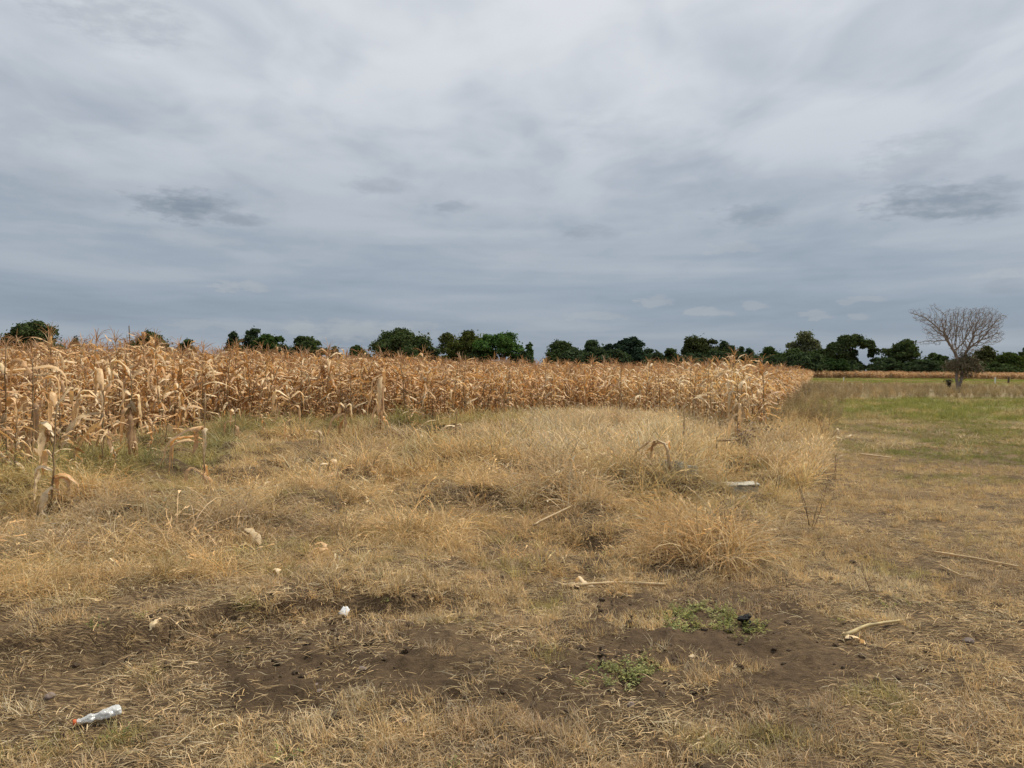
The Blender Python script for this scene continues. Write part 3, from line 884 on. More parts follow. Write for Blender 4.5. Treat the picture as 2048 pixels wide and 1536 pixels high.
def leaf_mesh_into(mb, base, az, e0, l, w, kink=.4, drop=1.5, col=None, twist=.6, n=9, crinkle=.012, fold=.35, sharp=1.25):
    p = [np.array(base, float)]; e = e0; a = az
    es, azs = [e0], [az]
    fold2 = rnd(.5, .9)
    for k in range(n):
        t = (k + .5) / n
        if kink <= t < kink + 1.01 / n: e -= drop * sharp
        elif sharp < 1 and t > kink and t < kink + .35: e -= drop * .55
        elif t > kink: e -= drop * .22 * rnd(-.4, 1.6)
        else: e -= rnd(-.1, .25)
        if fold2 <= t < fold2 + 1.01 / n: e += rnd(-.7, .7)
        e = max(min(e, 1.5), -1.52); a += rnd(-.22, .22)
        st = l / n
        p.append(p[-1] + st * np.array((math.cos(e) * math.cos(a), math.cos(e) * math.sin(a), math.sin(e))))
        es.append(e); azs.append(a)
    p = np.array(p)
    v, c = [], []
    col = random.choice(LEAFC) if col is None else np.asarray(col)
    tw0 = rnd(-.3, .3)
    tip = random.choice(LEAFC)
    for k in range(n + 1):
        t = k / n
        tw = tw0 + twist * t * (1.0 + .5 * math.sin(5 * t))
        ww = w * (0.55 + .45 * min(1, t / .25)) * (1 - max(0, (t - .45) / .55) ** 1.8) * (1 + rnd(-.28, .22))
        side = np.array((-math.sin(azs[k]), math.cos(azs[k]), 0.0))
        fw = np.array((math.cos(es[k]) * math.cos(azs[k]), math.cos(es[k]) * math.sin(azs[k]), math.sin(es[k])))
        up = np.cross(fw, side); up = -up if up[2] < 0 else up
        s2 = side * math.cos(tw) + up * math.sin(tw); u2 = np.cross(s2, fw)
        cr = np.array((rnd(-1, 1), rnd(-1, 1), rnd(-1, 1))) * crinkle
        v += [p[k] - s2 * ww / 2 + u2 * ww * fold * .5 + cr, p[k] - u2 * ww * fold * .3, p[k] + s2 * ww / 2 + u2 * ww * fold * .5 - cr]
        cc = col + (tip - col) * max(0, t - .5) * 1.2
        c += [cc * rnd(.88, 1.08), cc * 1.06, cc * rnd(.88, 1.08)]
    f = []
    for k in range(n):
        b = 3 * k
        f += [(b, b + 1, b + 4, b + 3), (b + 1, b + 2, b + 5, b + 4)]
    mb.add(np.array(v), f, np.array(c))


def ear_core(mb, base, az, hang, l=.20, r=.028):
    """ripe ear wrapped in papery husk"""
    col = np.array((.56, .43, .25)) * rnd(.85, 1.1)
    d = np.array((math.cos(hang) * math.cos(az), math.cos(hang) * math.sin(az), math.sin(hang)))
    ts = np.linspace(0, 1, 8)
    rr = r * np.array([.35, .8, 1, 1, .92, .75, .45, .15])
    pts = np.array(base) + d * (ts * l)[:, None]
    cc = np.array([col * rnd(.85, 1.1) for _ in ts]); cc[-1] = (.12, .06, .03)
    mb.tube(pts, rr, cc, 7)


def ear_husk(mb, base, az, hang, l=.20):
    d = np.array((math.cos(hang) * math.cos(az), math.cos(hang) * math.sin(az), math.sin(hang)))
    for s in range(3):
        leaf_mesh_into(mb, np.array(base) + d * l * .15 + np.array((rnd(-.01, .01), rnd(-.01, .01), 0)), az + rnd(-.8, .8), hang + rnd(-.2, .35), l * rnd(.8, 1.25), .035, .6, .5,
                       np.array((.56, .43, .25)) * rnd(.85, 1.1), .5, 5, .006, .5)


def stalk_pts(hh, lean=.06, n=9):
    ax, ay = rnd(-lean, lean), rnd(-lean, lean)
    t = np.linspace(0, 1, n)
    return np.stack([ax * hh * t ** 1.7 + np.cumsum(np.random.default_rng(random.randint(0, 9999)).normal(0, .004, n)), ay * hh * t ** 1.7, hh * t], 1)


def stalk_into(mb, pts, r0=.014, col=(.33, .235, .125), tp=.35):
    n = len(pts)
    rad = np.linspace(r0, r0 * tp, n)
    cc = np.array([np.asarray(col) * (.8 + .35 * (k % 2)) for k in range(n)])
    mb.tube(pts, rad, cc, 5)


def tassel_into(mb, top, s=1.0, col=(.47, .31, .175)):
    for k in range(random.randint(7, 11)):
        az = rnd(0, 6.28); e = rnd(.5, 1.45)
        p, a2 = blade_path(.24 * s * rnd(.7, 1.2), az, e, rnd(.2, 1.5), 5, 0, 0, .15)
        p = p + np.asarray(top) + np.array((0, 0, -.06 * random.random()))
        c = np.asarray(col) * rnd(.7, 1.2)
        mb.blade(p, np.array([.006, .009, .009, .008, .007, 0]) * s, (-math.sin(az), math.cos(az), 0), c)
        mb.blade(p, np.array([.005, .008, .008, .007, .006, 0]) * s, (math.cos(az) * .3, math.sin(az) * .3, .95), c)


def maize_parts(hh=1.72, nleaf=12, tassel=True, ears=1, lean=.06, pal=None):
    """list of (name, mesh) and the pieces joined for the far stand"""
    parts, whole = [], MB()
    sp = stalk_pts(hh, lean)
    def emit(nm, fn, mat, smooth=False):
        st = random.getstate()
        mb = MB(); fn(mb); parts.append((nm, mb.mesh(nm, mat, smooth)))
        random.setstate(st); fn(whole)
    emit('stalk', lambda mb: stalk_into(mb, sp), M_MAIZE, True)
    az = rnd(0, 6.28)
    for k in range(nleaf):
        t = .07 + .89 * (k + rnd(.0, .6)) / nleaf
        i = min(len(sp) - 1, t * (len(sp) - 1)); i0 = int(i)
        b = sp[i0] + (sp[min(i0 + 1, len(sp) - 1)] - sp[i0]) * (i - i0)
        az += math.pi + rnd(-.6, .6)
        if t < .45: args = (rnd(-.4, .9), rnd(.40, .66), rnd(.05, .08), rnd(.05, .35), rnd(.6, 1.2))
        elif t < .8: args = (rnd(.3, 1.15), rnd(.48, .80), rnd(.055, .09), rnd(.15, .5), rnd(.4, 1.3))
        else: args = (rnd(.7, 1.3), rnd(.34, .58), rnd(.042, .066), rnd(.3, .65), rnd(.4, 1.0))
        a_ = az
        sty = random.random()
        if sty < .28: args = (rnd(.0, 1.2), args[1], args[2] * .85, rnd(.75, .95), rnd(.1, .5))
        elif sty < .42: args = (rnd(-.9, .2), args[1] * .8, args[2], .1, rnd(0, .4))
        emit('leaf', lambda mb, b=b, a_=a_, g=args: leaf_mesh_into(mb, b, a_, g[0], g[1], g[2], g[3], g[4], random.choice(pal) if pal else None, rnd(-1.1, 1.1)), M_MAIZE, True)
    for k in range(ears):
        z = rnd(.42, .6); i0 = int(z * (len(sp) - 1))
        e_az, e_h = rnd(0, 6.28), rnd(-1.3, .6)
        emit('ear', lambda mb, i0=i0, a=e_az, h=e_h: ear_core(mb, sp[i0], a, h), M_MAIZE, True)
        emit('husk', lambda mb, i0=i0, a=e_az, h=e_h: ear_husk(mb, sp[i0], a, h), M_MAIZE, True)
    if tassel:
        emit('tassel', lambda mb: tassel_into(mb, sp[-1], 1.35), M_MAIZE)
    return parts, whole


VARI = []
for k in range(14):
    VARI.append(maize_parts(rnd(1.58, 1.84), random.randint(17, 21), True, 1 if k % 4 else 0, .08 if k % 5 else .22))
for k in range(4):
    VARI.append(maize_parts(rnd(1.6, 1.8), 20, True, 1 if k % 2 else 0, .08, PALEC))
WHOLE = [w.mesh('maize_far', M_MAIZE, True) for _, w in VARI]


def place_maize(x, y, vi, rot, s, label, group, hs=1.0):
    root = link('maize_plant', None, None, (x, y, H(x, y) - .02), (0, 0, rot), (s, s, s * hs))
    root.empty_display_size = .2
    tag(root, label, 'maize', group)
    last = None
    for nm, me in VARI[vi][0]:
        o = link(nm, me, last if nm == 'husk' else root)
        if nm == 'ear': last = o
    return root


def build_maize():
    th = math.atan2(83 - 7.7, 205 - 22.9)                 # rows run along the field's right edge
    dv = np.array((math.sin(th), math.cos(th))); nv = np.array((math.cos(th), -math.sin(th)))
    u = np.arange(-190, 60, .70); v = np.arange(-30, 260, .33)
    U, V = np.meshgrid(u, v, indexing='ij')
    o = np.array((7.4, 22.9))
    X = o[0] + U * nv[0] + V * dv[0]; Y = o[1] + U * nv[1] + V * dv[1]
    X, Y = X.ravel(), Y.ravel()
    X = X + rng.normal(0, .07, X.shape); Y = Y + rng.normal(0, .07, Y.shape)
    k = inpoly(FIELD, X, Y) & (np.abs(X) < Y * .70 + 2.0) & (Y < 212)
    X, Y = X[k], Y[k]
    d = np.hypot(X, Y)
    dens = np.where(d < 42, 1.0, np.where(d < 80, .55, .30))
    # thin stand in the near left corner
    nl = (Y < 15.5) & (X < -5)
    dens = np.where(nl, .62, dens)
    k = (rng.random(len(X)) < dens) & ((fbm(X, Y, 1.5, 2, 77) > .26) | (d > 30))
    X, Y, d, nl = X[k], Y[k], d[k], nl[k]
    az = X / Y
    left = sstep(-az, -.1, .5)
    s = (.93 + .16 * left + rng.normal(0, .07, len(X))) * np.where(nl, .74, 1.0)
    s *= np.where(rng.random(len(X)) < .08, .75, 1)
    vi = rng.integers(0, 14, len(X)); pc_ = (X > 3.2) & (Y < 27.5) & (rng.random(len(X)) < .8); vi = np.where(pc_, 14 + rng.integers(0, 4, len(X)), vi); rot = rng.random(len(X)) * 6.283
    order = np.argsort(d + (np.abs(X) > Y * .66 + .3) * 1000)
    first = order[:272]
    ang = ~nl
    for i in first:
        look = 'short' if s[i] < .80 else ('leaning' if vi[i] % 5 == 0 and vi[i] < 14 else 'upright')
        ear = 'without an ear' if (vi[i] % 4 == 0 if vi[i] < 14 else vi[i] % 2 == 0) else 'bearing an ear'
        if Y[i] < 15.5: where, grp = 'in the thin near corner of the field', 'maize plants in the thin near corner'
        elif X[i] > 4.6: where, grp = 'in the pale clump at the field corner', 'maize plants at the field corner'
        elif X[i] > .5: where, grp = 'at the field edge behind pale feathery grass', 'maize plants behind the feathery grass'
        elif Y[i] < 20.5: where, grp = 'at the field edge above green undergrowth', 'maize plants above green undergrowth'
        else: where, grp = 'at the field edge behind low matted grass', 'maize plants behind low matted grass'
        lab = '%s dried maize plant %s %s' % (look, ear, where); grp = '%s %s %s' % (look, ear, grp)
        place_maize(float(X[i]), float(Y[i]), int(vi[i]), float(rot[i]), float(s[i]), lab, grp)
    rest = order[272:]
    X, Y, vi, rot, s, d = X[rest], Y[rest], vi[rest], rot[rest], s[rest], d[rest]
    wide = np.where(d > 80, 1.5, np.where(d > 42, 1.2, 1.0))
    sc = np.stack([s * wide, s * wide, s], 1)
    scatter('maize_field', WHOLE, np.stack([X, Y, hgt(X, Y) - .02], 1), rot, sc, vi, np.ones((len(X), 3)), 'dense field of ripe dried orange-tan maize', 'maize field')
    # the far field on the right, a thin line below the trees
    n = 9000
    Y = 196 + 34 * rng.random(n) ** 1.2; X = 60 + rng.random(n) * 130
    k = ~inpoly(FIELD, X, Y)
    X, Y = X[k], Y[k]
    s = 1.0 + rng.normal(0, .08, len(X))
    scatter('far_maize_field', WHOLE, np.stack([X, Y, np.zeros(len(X)) - .02], 1), rng.random(len(X)) * 6.28, np.stack([s * 1.5, s * 1.5, s * .92], 1), rng.integers(0, 14, len(X)), np.ones((len(X), 3)),
            'thin far line of dried maize below the dark trees', 'maize field')


build_maize()


# ------------------------------------------------------------------ single maize plants standing in the grass
def single(px, py, label, hh, leaves, ears=(), lean=(0, 0), r0=.012, tass=False, extra_stub=False):
    """leaves: (height, azimuth deg in plan (0 = right, 180 = left, 270 = towards the road), start elevation deg, length, width, kink, drop, colour index)"""
    x, y = g2(px, py)
    root = link('maize_plant', None, None, (x, y, H(x, y) - .02))
    root.empty_display_size = .2
    tag(root, label, 'maize')
    t = np.linspace(0, 1, 9)
    zz = np.random.default_rng(int(px)).normal(0, .008, (9, 2)); zz[0] = 0
    sp = np.stack([lean[0] * t ** 1.6 + zz[:, 0], lean[1] * t ** 1.6 + zz[:, 1], hh * t], 1)
    leaves = list(leaves) + [(hh * rnd(.08, .3), rnd(0, 360), rnd(-20, 40), rnd(.2, .4), rnd(.04, .07), .15, rnd(.5, 1.1), random.choice((2, 3, 4))) for _ in range(4)]
    mb = MB(); stalk_into(mb, sp, r0, (.36, .255, .135), .6); link('stalk', mb.mesh('stalk', M_MAIZE, True), root)
    for (h, a, e, l, w, kn, dr, ci) in leaves:
        tt = min(1, h / hh); b = np.array((lean[0] * tt ** 1.6, lean[1] * tt ** 1.6, h))
        mb = MB(); leaf_mesh_into(mb, b, R(a), R(e), l * 1.12, w * .92, kn * .85, dr, LEAFC[ci] * np.array((1.1, 1.14, 1.2)), rnd(-.9, .9), 12, .010, .4, .55)
        link('leaf', mb.mesh('leaf', M_MAIZE, True), root)
    for (h, a, hang) in ears:
        bs = np.array((lean[0] * h / hh, lean[1] * h / hh, h))
        mb = MB(); ear_core(mb, bs, R(a), R(hang), .21, .032); eo = link('ear', mb.mesh('ear', M_MAIZE, True), root)
        mb = MB(); ear_husk(mb, bs, R(a), R(hang), .21); link('husk', mb.mesh('husk', M_MAIZE, True), eo)
    if tass:
        mb = MB(); tassel_into(mb, sp[-1]); link('tassel', mb.mesh('tassel', M_MAIZE), root)
    return root


single(408, 1003, 'lone bare maize stalk in the dry grass with long drooping cream leaves', 1.22,
       [(1.02, 178, 28, .42, .05, .45, .9, 5), (.82, 186, 10, .70, .075, .55, .55, 5), (.80, 240, 15, .42, .085, .2, 1.2, 3), (.62, 182, 22, .62, .09, .55, .9, 1),
        (.66, 172, 25, .85, .06, .7, .6, 3), (.80, 300, 5, .40, .06, .15, 1.2, 0), (.24, 200, 45, .5, .07, .3, 1.2, 2), (.2, 250, -40, .35, .06, .2, .4, 4), (.18, 320, 40, .3, .05, .3, 1.2, 3)], tass=False)
single(104, 1045, 'short maize plant at the grass edge with folded pale leaves hanging left', 1.06,
       [(1.02, 150, 70, .55, .07, .30, 2.2, 2), (.74, 170, 58, .62, .085, .28, 1.9, 0), (.50, 190, 62, .35, .07, .3, 2.0, 1), (.38, 200, 30, .5, .10, .15, 1.3, 0),
        (.30, 20, 20, .34, .06, .3, .7, 1), (.22, 220, -30, .42, .10, .2, .5, 0), (1.05, 60, 55, .5, .06, .4, 2.0, 1)], lean=(.02, .05))
single(262, 950, 'maize plant wrapped in rough husks with a big pale ear on either side', 1.32,
       [(.95, 165, 45, .45, .10, .25, 1.8, 1), (.92, 20, 30, .45, .10, .2, 1.8, 1), (.80, 240, -20, .6, .11, .2, .9, 2), (.74, 300, -40, .6, .10, .2, .6, 4), (.6, 180, 0, .65, .06, .7, .4, 1),
        (.55, 270, -50, .5, .12, .1, .5, 2), (1.2, 40, 60, .6, .07, .4, 1.2, 2), (1.3, 200, 60, .6, .07, .4, 1.2, 1), (.45, 330, -60, .4, .09, .2, .5, 4)], ears=((.88, 10, -70), (.84, 190, -65)))
single(206, 960, 'maize plant with one bare cream ear hanging down beside trailing leaves', 1.16,
       [(1.0, 170, 55, .85, .09, .30, 1.2, 1), (1.02, 185, 40, .95, .10, .15, 1.0, 2), (.86, 200, -10, .9, .09, .2, .5, 1), (.75, 175, -30, .85, .06, .3, .2, 1), (1.1, 120, 65, .8, .08, .5, .9, 2), (1.15, 30, 60, .6, .07, .4, 1.2, 5),
        (.62, 340, -10, .4, .10, .2, .9, 4)], ears=((.86, 280, -86),))
single(66, 965, 'maize plant with a twisted brown leaf curling down beside the field corner', 1.55,
       [(1.35, 170, 50, .75, .10, .35, 1.0, 3), (1.2, 20, 50, .7, .09, .35, 1.3, 2), (.95, 185, 60, .45, .08, .25, 2.2, 2), (.9, 330, 30, .7, .07, .3, 1.5, 4), (.7, 200, 20, .6, .08, .2, 1.2, 2), (.5, 250, -30, .5, .10, .2, .6, 4)], tass=True)
single(12, 960, 'broad-leaved maize plant at the near field corner with an arching cream leaf', 1.75,
       [(1.35, 150, 30, .8, .11, .45, .9, 1), (1.38, 10, 25, .95, .12, .55, .7, 5), (1.1, 200, 20, .8, .10, .4, 1.0, 4), (.9, 340, 40, .6, .09, .3, 1.3, 2), (.7, 250, 10, .6, .10, .2, 1.0, 2), (.95, 280, 30, .5, .1, .25, 1.4, 3)], ears=((.8, 250, -70),), tass=True)
single(650, 985, 'bent maize plant almost buried in grass showing one folded white leaf', .42,
       [(.36, 185, 25, .42, .085, .2, 1.3, 0), (.38, 330, 40, .25, .05, .4, 1.3, 1), (.2, 40, 30, .3, .05, .3, 1.0, 3)], lean=(.06, 0))
single(640, 925, 'thin leaning maize stalk in grass with two narrow forked leaves', .55,
       [(.5, 180, 10, .36, .035, .5, 1.1, 0), (.5, 200, -20, .30, .035, .3, .6, 0), (.52, 340, -12, .35, .04, .9, .1, 1)], lean=(-.05, 0))
single(688, 895, 'hunched maize plant on the grass edge with a rolled pale top leaf', .80,
       [(.70, 160, 60, .55, .12, .25, 2.2, 1), (.72, 20, 60, .4, .12, .25, 2.4, 0), (.6, 200, -10, .6, .10, .3, .5, 2), (.5, 180, -30, .55, .09, .2, .3, 4), (.55, 300, -50, .5, .10, .2, .4, 2)], lean=(.03, 0))
single(762, 890, 'tall collapsed maize plant shrouded in hanging shredded husk leaves', 1.35,
       [(1.25, 190, -20, .8, .11, .2, .6, 5), (1.2, 250, -50, .8, .10, .2, .3, 1), (1.1, 330, -55, .75, .10, .2, .3, 4), (1.15, 175, -30, .75, .08, .3, .2, 5), (.8, 220, -60, .6, .12, .2, .3, 2), (.75, 300, -70, .6, .10, .1, .2, 4), (.7, 185, -45, .6, .07, .2, .2, 1), (1.3, 60, 20, .4, .1, .2, 1.5, 5)])
single(912, 905, 'broken maize stalk in tall grass with a hooked pale leaf looping over', .80,
       [(.74, 175, 50, .38, .06, .3, 1.8, 0), (.48, 186, 12, .55, .06, .25, .75, 0), (.5, 10, 30, .2, .04, .4, 1, 1)])
single(840, 905, 'small maize remnant in grass with a pale leaf tip and thin arching blade', .45,
       [(.40, 200, -10, .3, .045, .4, .6, 0), (.42, 40, 45, .55, .025, .9, .2, 1), (.3, 300, -20, .25, .05, .3, .8, 0)])
single(580, 900, 'leafy maize plant leaning out from the field edge over green grass', 1.1,
       [(1.0, 190, 45, .7, .07, .4, 1.1, 0), (.95, 170, 30, .65, .07, .3, 1.0, 5), (.9, 200, 10, .6, .06, .3, .9, 1), (.8, 330, 30, .5, .07, .3, 1.3, 2), (.6, 220, -20, .5, .09, .2, .7, 2), (1.0, 60, 50, .6, .06, .4, 1.2, 1)])
single(470, 900, 'stunted maize plant with curled brown leaves in front of the field edge', .75,
       [(.62, 165, 60, .4, .08, .25, 2.2, 1), (.5, 200, 0, .5, .08, .3, .8, 2), (.4, 320, -10, .4, .09, .2, .8, 4), (.66, 60, 50, .3, .06, .3, 1.5, 0)])
single(1475, 897, 'pale maize plant bowing out of the field corner towards the dry grass', 1.3,
       [(1.15, 185, 40, .65, .09, .3, 1.3, 0), (1.0, 200, 20, .6, .08, .25, 1.2, 0), (.8, 250, 0, .6, .08, .2, .9, 1), (.6, 180, -30, .7, .06, .3, .3, 1), (.9, 320, 40, .6, .09, .3, 1.3, 1), (1.1, 30, 50, .6, .08, .3, 1.3, 0)])


for (px, py, sc_, lab) in ((330, 905, .62, 'stunted leafy maize plant straggling out over green grass'), (150, 985, .52, 'stunted maize plant with shaggy leaves beside the short edge plant'), (385, 892, .55, 'small shaggy maize plant in front of the field edge by the lone stalk'),
                           (528, 884, .5, 'small drooping maize plant on the grass edge left of the leaning one'), (300, 940, .5, 'low tattered maize plant right of the husk-wrapped one'), (232, 975, .5, 'low tattered maize plant between the two ear-bearing ones'),
                           (28, 1000, .58, 'stunted maize plant at the near end of the field corner'), (820, 872, .5, 'small tattered maize plant against the field edge right of the collapsed one')):
    gx, gy = g2(px, py)
    place_maize(gx, gy, random.randint(0, 13), rnd(0, 6.28), sc_, lab, None, .9)

# ------------------------------------------------------------------ fallen stalks, leaves and sticks
def stick(name, pxs, label, cat, r=.012, lift=.01, col=(.52, .39, .22), leaves=(), arch=None, knots=True, taper=.6):
    """lying stalk through ground pixels"""
    P = np.array([g2(*p) for p in pxs])
    t = np.linspace(0, 1, len(P)); tt = np.linspace(0, 1, 11)
    X, Y = np.interp(tt, t, P[:, 0]), np.interp(tt, t, P[:, 1])
    X = X + np.random.default_rng(len(label)).normal(0, .0035, 11)
    Z = hgt(X, Y) + lift + r
    zl = np.linspace(Z[0], Z[-1], 11); Z = zl + max(0.0, float((Z - zl).max())) * .7
    if arch is not None: Z = Z + np.interp(tt, np.linspace(0, 1, len(arch)), arch)
    o0 = np.array((X[0], Y[0], Z[0]))
    pts = np.stack([X, Y, Z], 1) - o0
    root = link(name, None, None, tuple(o0)); root.empty_display_size = .1
    tag(root, label, cat)
    mb = MB()
    rad = np.linspace(r, r * taper, 11)
    if knots: rad = rad * np.array([1, .95, 1.18, .95, 1.0, 1.15, .95, .97, 1.15, .95, 1.0])
    cc = np.array([np.asarray(col) * rnd(.82, 1.12) for _ in range(11)])
    mb.tube(pts, rad, cc, 7); link('stalk', mb.mesh('stalk', M_MAIZE, True), root)
    for (tq, a, e, l, w, kn, dr, ci) in leaves:
        i = int(tq * 10); mb = MB()
        leaf_mesh_into(mb, pts[i], R(a), R(e), l, w, kn, dr, LEAFC[ci], rnd(-.5, .5), 9)
        v = mb.v[0]; gz = hgt(v[:, 0] + o0[0], v[:, 1] + o0[1]) + .006 - o0[2]; v[:, 2] = np.maximum(v[:, 2], gz)
        link('leaf', mb.mesh('leaf', M_MAIZE, True), root)
    return root


def loose_leaf(px, py, az, l, w, label, e0=6, kink=.5, drop=.3, ci=0, lift=.03):
    x, y = g2(px, py)
    mb = MB(); leaf_mesh_into(mb, (0, 0, 0), R(az), R(e0), l, w, kink, drop, LEAFC[ci], rnd(-.4, .4), 9)
    v = mb.v[0]; z0 = H(x, y) + lift
    gz = hgt(v[:, 0] + x, v[:, 1] + y) + .012 - z0; v[:, 2] = np.maximum(v[:, 2], gz)
    o = link('maize_leaf', mb.mesh('maize_leaf', M_MAIZE, True), None, (x, y, z0))
    return tag(o, label, 'leaf')


stick('maize_stalk', [(1330, 1178), (1240, 1174), (1190, 1176), (1150, 1180)], 'long cream maize stalk with frayed leaf end lying along the bare soil', 'stalk', .013, .012,
      (.56, .43, .24), [(.95, 190, 10, .20, .03, .5, .5, 1), (.8, 150, 35, .16, .035, .5, .7, 0), (.6, 182, 8, .4, .05, .6, .3, 0), (.98, 200, 5, .22, .02, .9, .1, 3)], taper=.9)
stick('maize_stalk', [(1688, 1283), (1735, 1270), (1800, 1261)], 'curved maize stalk with a bent-back leaf beside the bare soil', 'stalk', .015, .012, (.50, .40, .20),
      [(.02, 318, 12, .16, .035, .7, .2, 0), (.1, 165, 8, .08, .04, .6, .3, 1)], arch=[0, .015, .01], taper=.45)
stick('maize_stalk', [(1868, 1110), (1950, 1124), (2036, 1142)], 'straight thin pale stalk lying across trampled grass of the track', 'stalk', .010, .02, (.58, .46, .26), taper=.7)
stick('maize_stalk', [(1396, 1486), (1415, 1472), (1432, 1458)], 'short pale stalk piece lying alone on the near soil', 'stalk', .007, .006, (.60, .48, .29), taper=.6)
stick('maize_stalk', [(1303, 1452), (1330, 1449), (1360, 1443)], 'short club-ended stalk piece beside a straw patch', 'stalk', .009, .006, (.48, .38, .21), taper=.35)
stick('maize_stalk', [(1722, 914), (1760, 918), (1782, 921)], 'thin white stalk lying in the greenish grass of the track', 'stalk', .018, .05, (.62, .52, .33))
stick('maize_stalk', [(1065, 1072), (1100, 1063), (1140, 1052)], 'smooth tan stalk half sunk in matted tall grass', 'stalk', .013, .06, (.48, .36, .20), taper=.8)
stick('maize_stalk', [(462, 1156), (495, 1155), (527, 1156)], 'short yellowish stalk lying above a dark hollow in the grass', 'stalk', .011, .06, (.55, .45, .24))
stick('maize_stalk', [(1508, 845), (1520, 865), (1537, 888)], 'leaning broken stalk with pale foot at the field corner', 'stalk', .020, .05, (.40, .27, .15), arch=[.55, .30, .0])
stick('maize_stalk', [(868, 1280), (900, 1280), (946, 1281)], 'thin straight straw stem lying on soil below green tuft', 'stalk', .004, .01, (.58, .46, .27))
stick('maize_stalk', [(1880, 1138), (1920, 1160), (1955, 1166)], 'small pale splinter of stalk on the trampled track', 'stalk', .006, .02, (.6, .48, .28))
stick('maize_stalk', [(340, 1284), (372, 1290), (420, 1288)], 'thin wavy pale stem lying on dark soil under the bank', 'stalk', .004, .012, (.56, .44, .27))
stick('maize_stalk', [(1775, 1426), (1810, 1418), (1830, 1414)], 'stubby flat stalk piece on near trampled soil', 'stalk', .006, .008, (.5, .38, .22))
stick('maize_stalk', [(264, 1498), (285, 1502), (292, 1504)], 'tiny pale chip of stalk in straw below the bottle', 'stalk', .004, .012, (.6, .48, .3))
loose_leaf(488, 1090, 322, .30, .05, 'long ragged cream leaf lying on matted grass', 18, .3, .3, 0, .12)
loose_leaf(475, 1090, 95, .12, .03, 'small upright cream leaf tip poking out of grass', 75, .8, .2, 0, .05)
for q, (a, l) in enumerate(((165, .16), (185, .22), (205, .13))):
    loose_leaf(655, 1127, a, l, .032, ('pinkish dry husk leaf pointing up from the grass', 'pinkish dry husk leaf lying flat between two others', 'pinkish short husk leaf curling towards the soil')[q], (35, 12, 0)[q], .5, .3, 5, .06)
loose_leaf(555, 1190, 80, .11, .04, 'small pale crumpled husk below the yellowish stalk', 40, .4, .8, 0, .03)
loose_leaf(1672, 878, 350, .35, .09, 'white curled husk scrap lying on the green edge of the track', 10, .4, .3, 0, .06)
loose_leaf(1678, 874, 95, .25, .10, 'white husk scrap standing upright on the green edge of the track', 80, .7, .5, 0, .04)
loose_leaf(1695, 876, 20, .3, .07, 'pale curled husk leaf rising beside white scraps on the track', 40, .5, .9, 0, .04)
loose_leaf(1385, 1325, 70, .06, .018, 'tiny pale husk flake on bare soil below the weeds', 45, .5, .5, 0, .01)
loose_leaf(300, 1297, 60, .10, .02, 'pale split straw stub sticking up from dark soil', 60, .5, .3, 0, .01)
loose_leaf(1525, 872, 200, .35, .08, 'pale torn leaf hanging beside the dark weeds at the field corner', 35, .4, 1.1, 5, .25)
loose_leaf(1540, 882, 160, .3, .09, 'dark curled leaf at the foot of the field corner', 45, .3, 1.2, 4, .2)


# bent stalk with shaggy leaves by the concrete
def bent_stalk():
    x, y = g2(1352, 992)
    root = link('maize_stalk', None, None, (x, y, H(x, y))); root.empty_display_size = .1
    tag(root, 'bent over maize stalk with flaking sheaths arching beside broken concrete', 'stalk')
    k = y / FPX
    P = np.array([(0, 0, 0), (-.05, .02, .10), (-.09, .05, .22), (-.10, .06, .34), (-.14, .08, .43), (-.24, .10, .47), (-.36, .10, .43), (-.46, .10, .35), (-.52, .10, .29)])
    mb = MB(); mb.tube(P, np.array([.02, .022, .022, .02, .018, .016, .014, .012, .008]), np.array([np.array((.55, .42, .25)) * rnd(.8, 1.15) for _ in P]), 7)
    link('stalk', mb.mesh('stalk', M_MAIZE, True), root)
    for (i, a, e, l, w, kn, dr, ci) in ((4, 180, 10, .38, .06, .3, .5, 2), (5, 185, -10, .35, .07, .4, .4, 1), (4, 20, 20, .22, .05, .4, 1.0, 2), (5, 200, -30, .25, .05, .4, .4, 4), (3, 350, -60, .3, .06, .2, .3, 0), (2, 340, -70, .22, .05, .2, .2, 5)):
        mb = MB(); leaf_mesh_into(mb, P[i], R(a), R(e), l, w, kn, dr, LEAFC[ci], rnd(-.6, .6), 8); link('leaf', mb.mesh('leaf', M_MAIZE, True), root)


bent_stalk()


def upright(px, py, hpx, label, r, col=(.40, .29, .16), arm=None, lean=0.0, name='maize_stalk', cat='stalk', depth=None):
    x, y = g2(px, py)
    hh = hpx * y / FPX
    root = link(name, None, None, (x, y, H(x, y) - .02)); root.empty_display_size = .1
    tag(root, label, cat)
    t = np.linspace(0, 1, 7)
    pts = np.stack([lean * hh * t ** 1.5, 0 * t, hh * t], 1)
    mb = MB(); mb.tube(pts, np.linspace(r, r * .7, 7) * np.array([1.1, .95, 1.1, .95, 1.1, .95, 1]), np.array([np.asarray(col) * rnd(.75, 1.15) for _ in t]), 6)
    link('stalk', mb.mesh('stalk', M_MAIZE, True), root)
    if arm:
        mb = MB(); h0, l, rr = arm
        mb.tube(np.array([(0, 0, h0), (l * .5, -.02, h0 + .01), (l, -.03, h0 + .03)]), np.array([rr, rr, rr * .6]), np.array((.42, .31, .17)), 6)
        link('side_leaf', mb.mesh('side_leaf', M_MAIZE, True), root)
    return root


upright(1367, 928, 92, 'bare upright tan stick standing alone in dry grass', .014)
upright(1433, 932, 50, 'short dark upright stub with one stiff sideways leaf', .013, (.27, .17, .09), arm=(.36, .32, .018))
upright(264, 842, 190, 'bare dark stalk rising above the maize tops without leaves', .022, (.16, .12, .085), lean=-.03)
upright(1352, 850, 28, 'thin pale leaning straw in feathery grass', .008, (.6, .48, .3), lean=-.35)


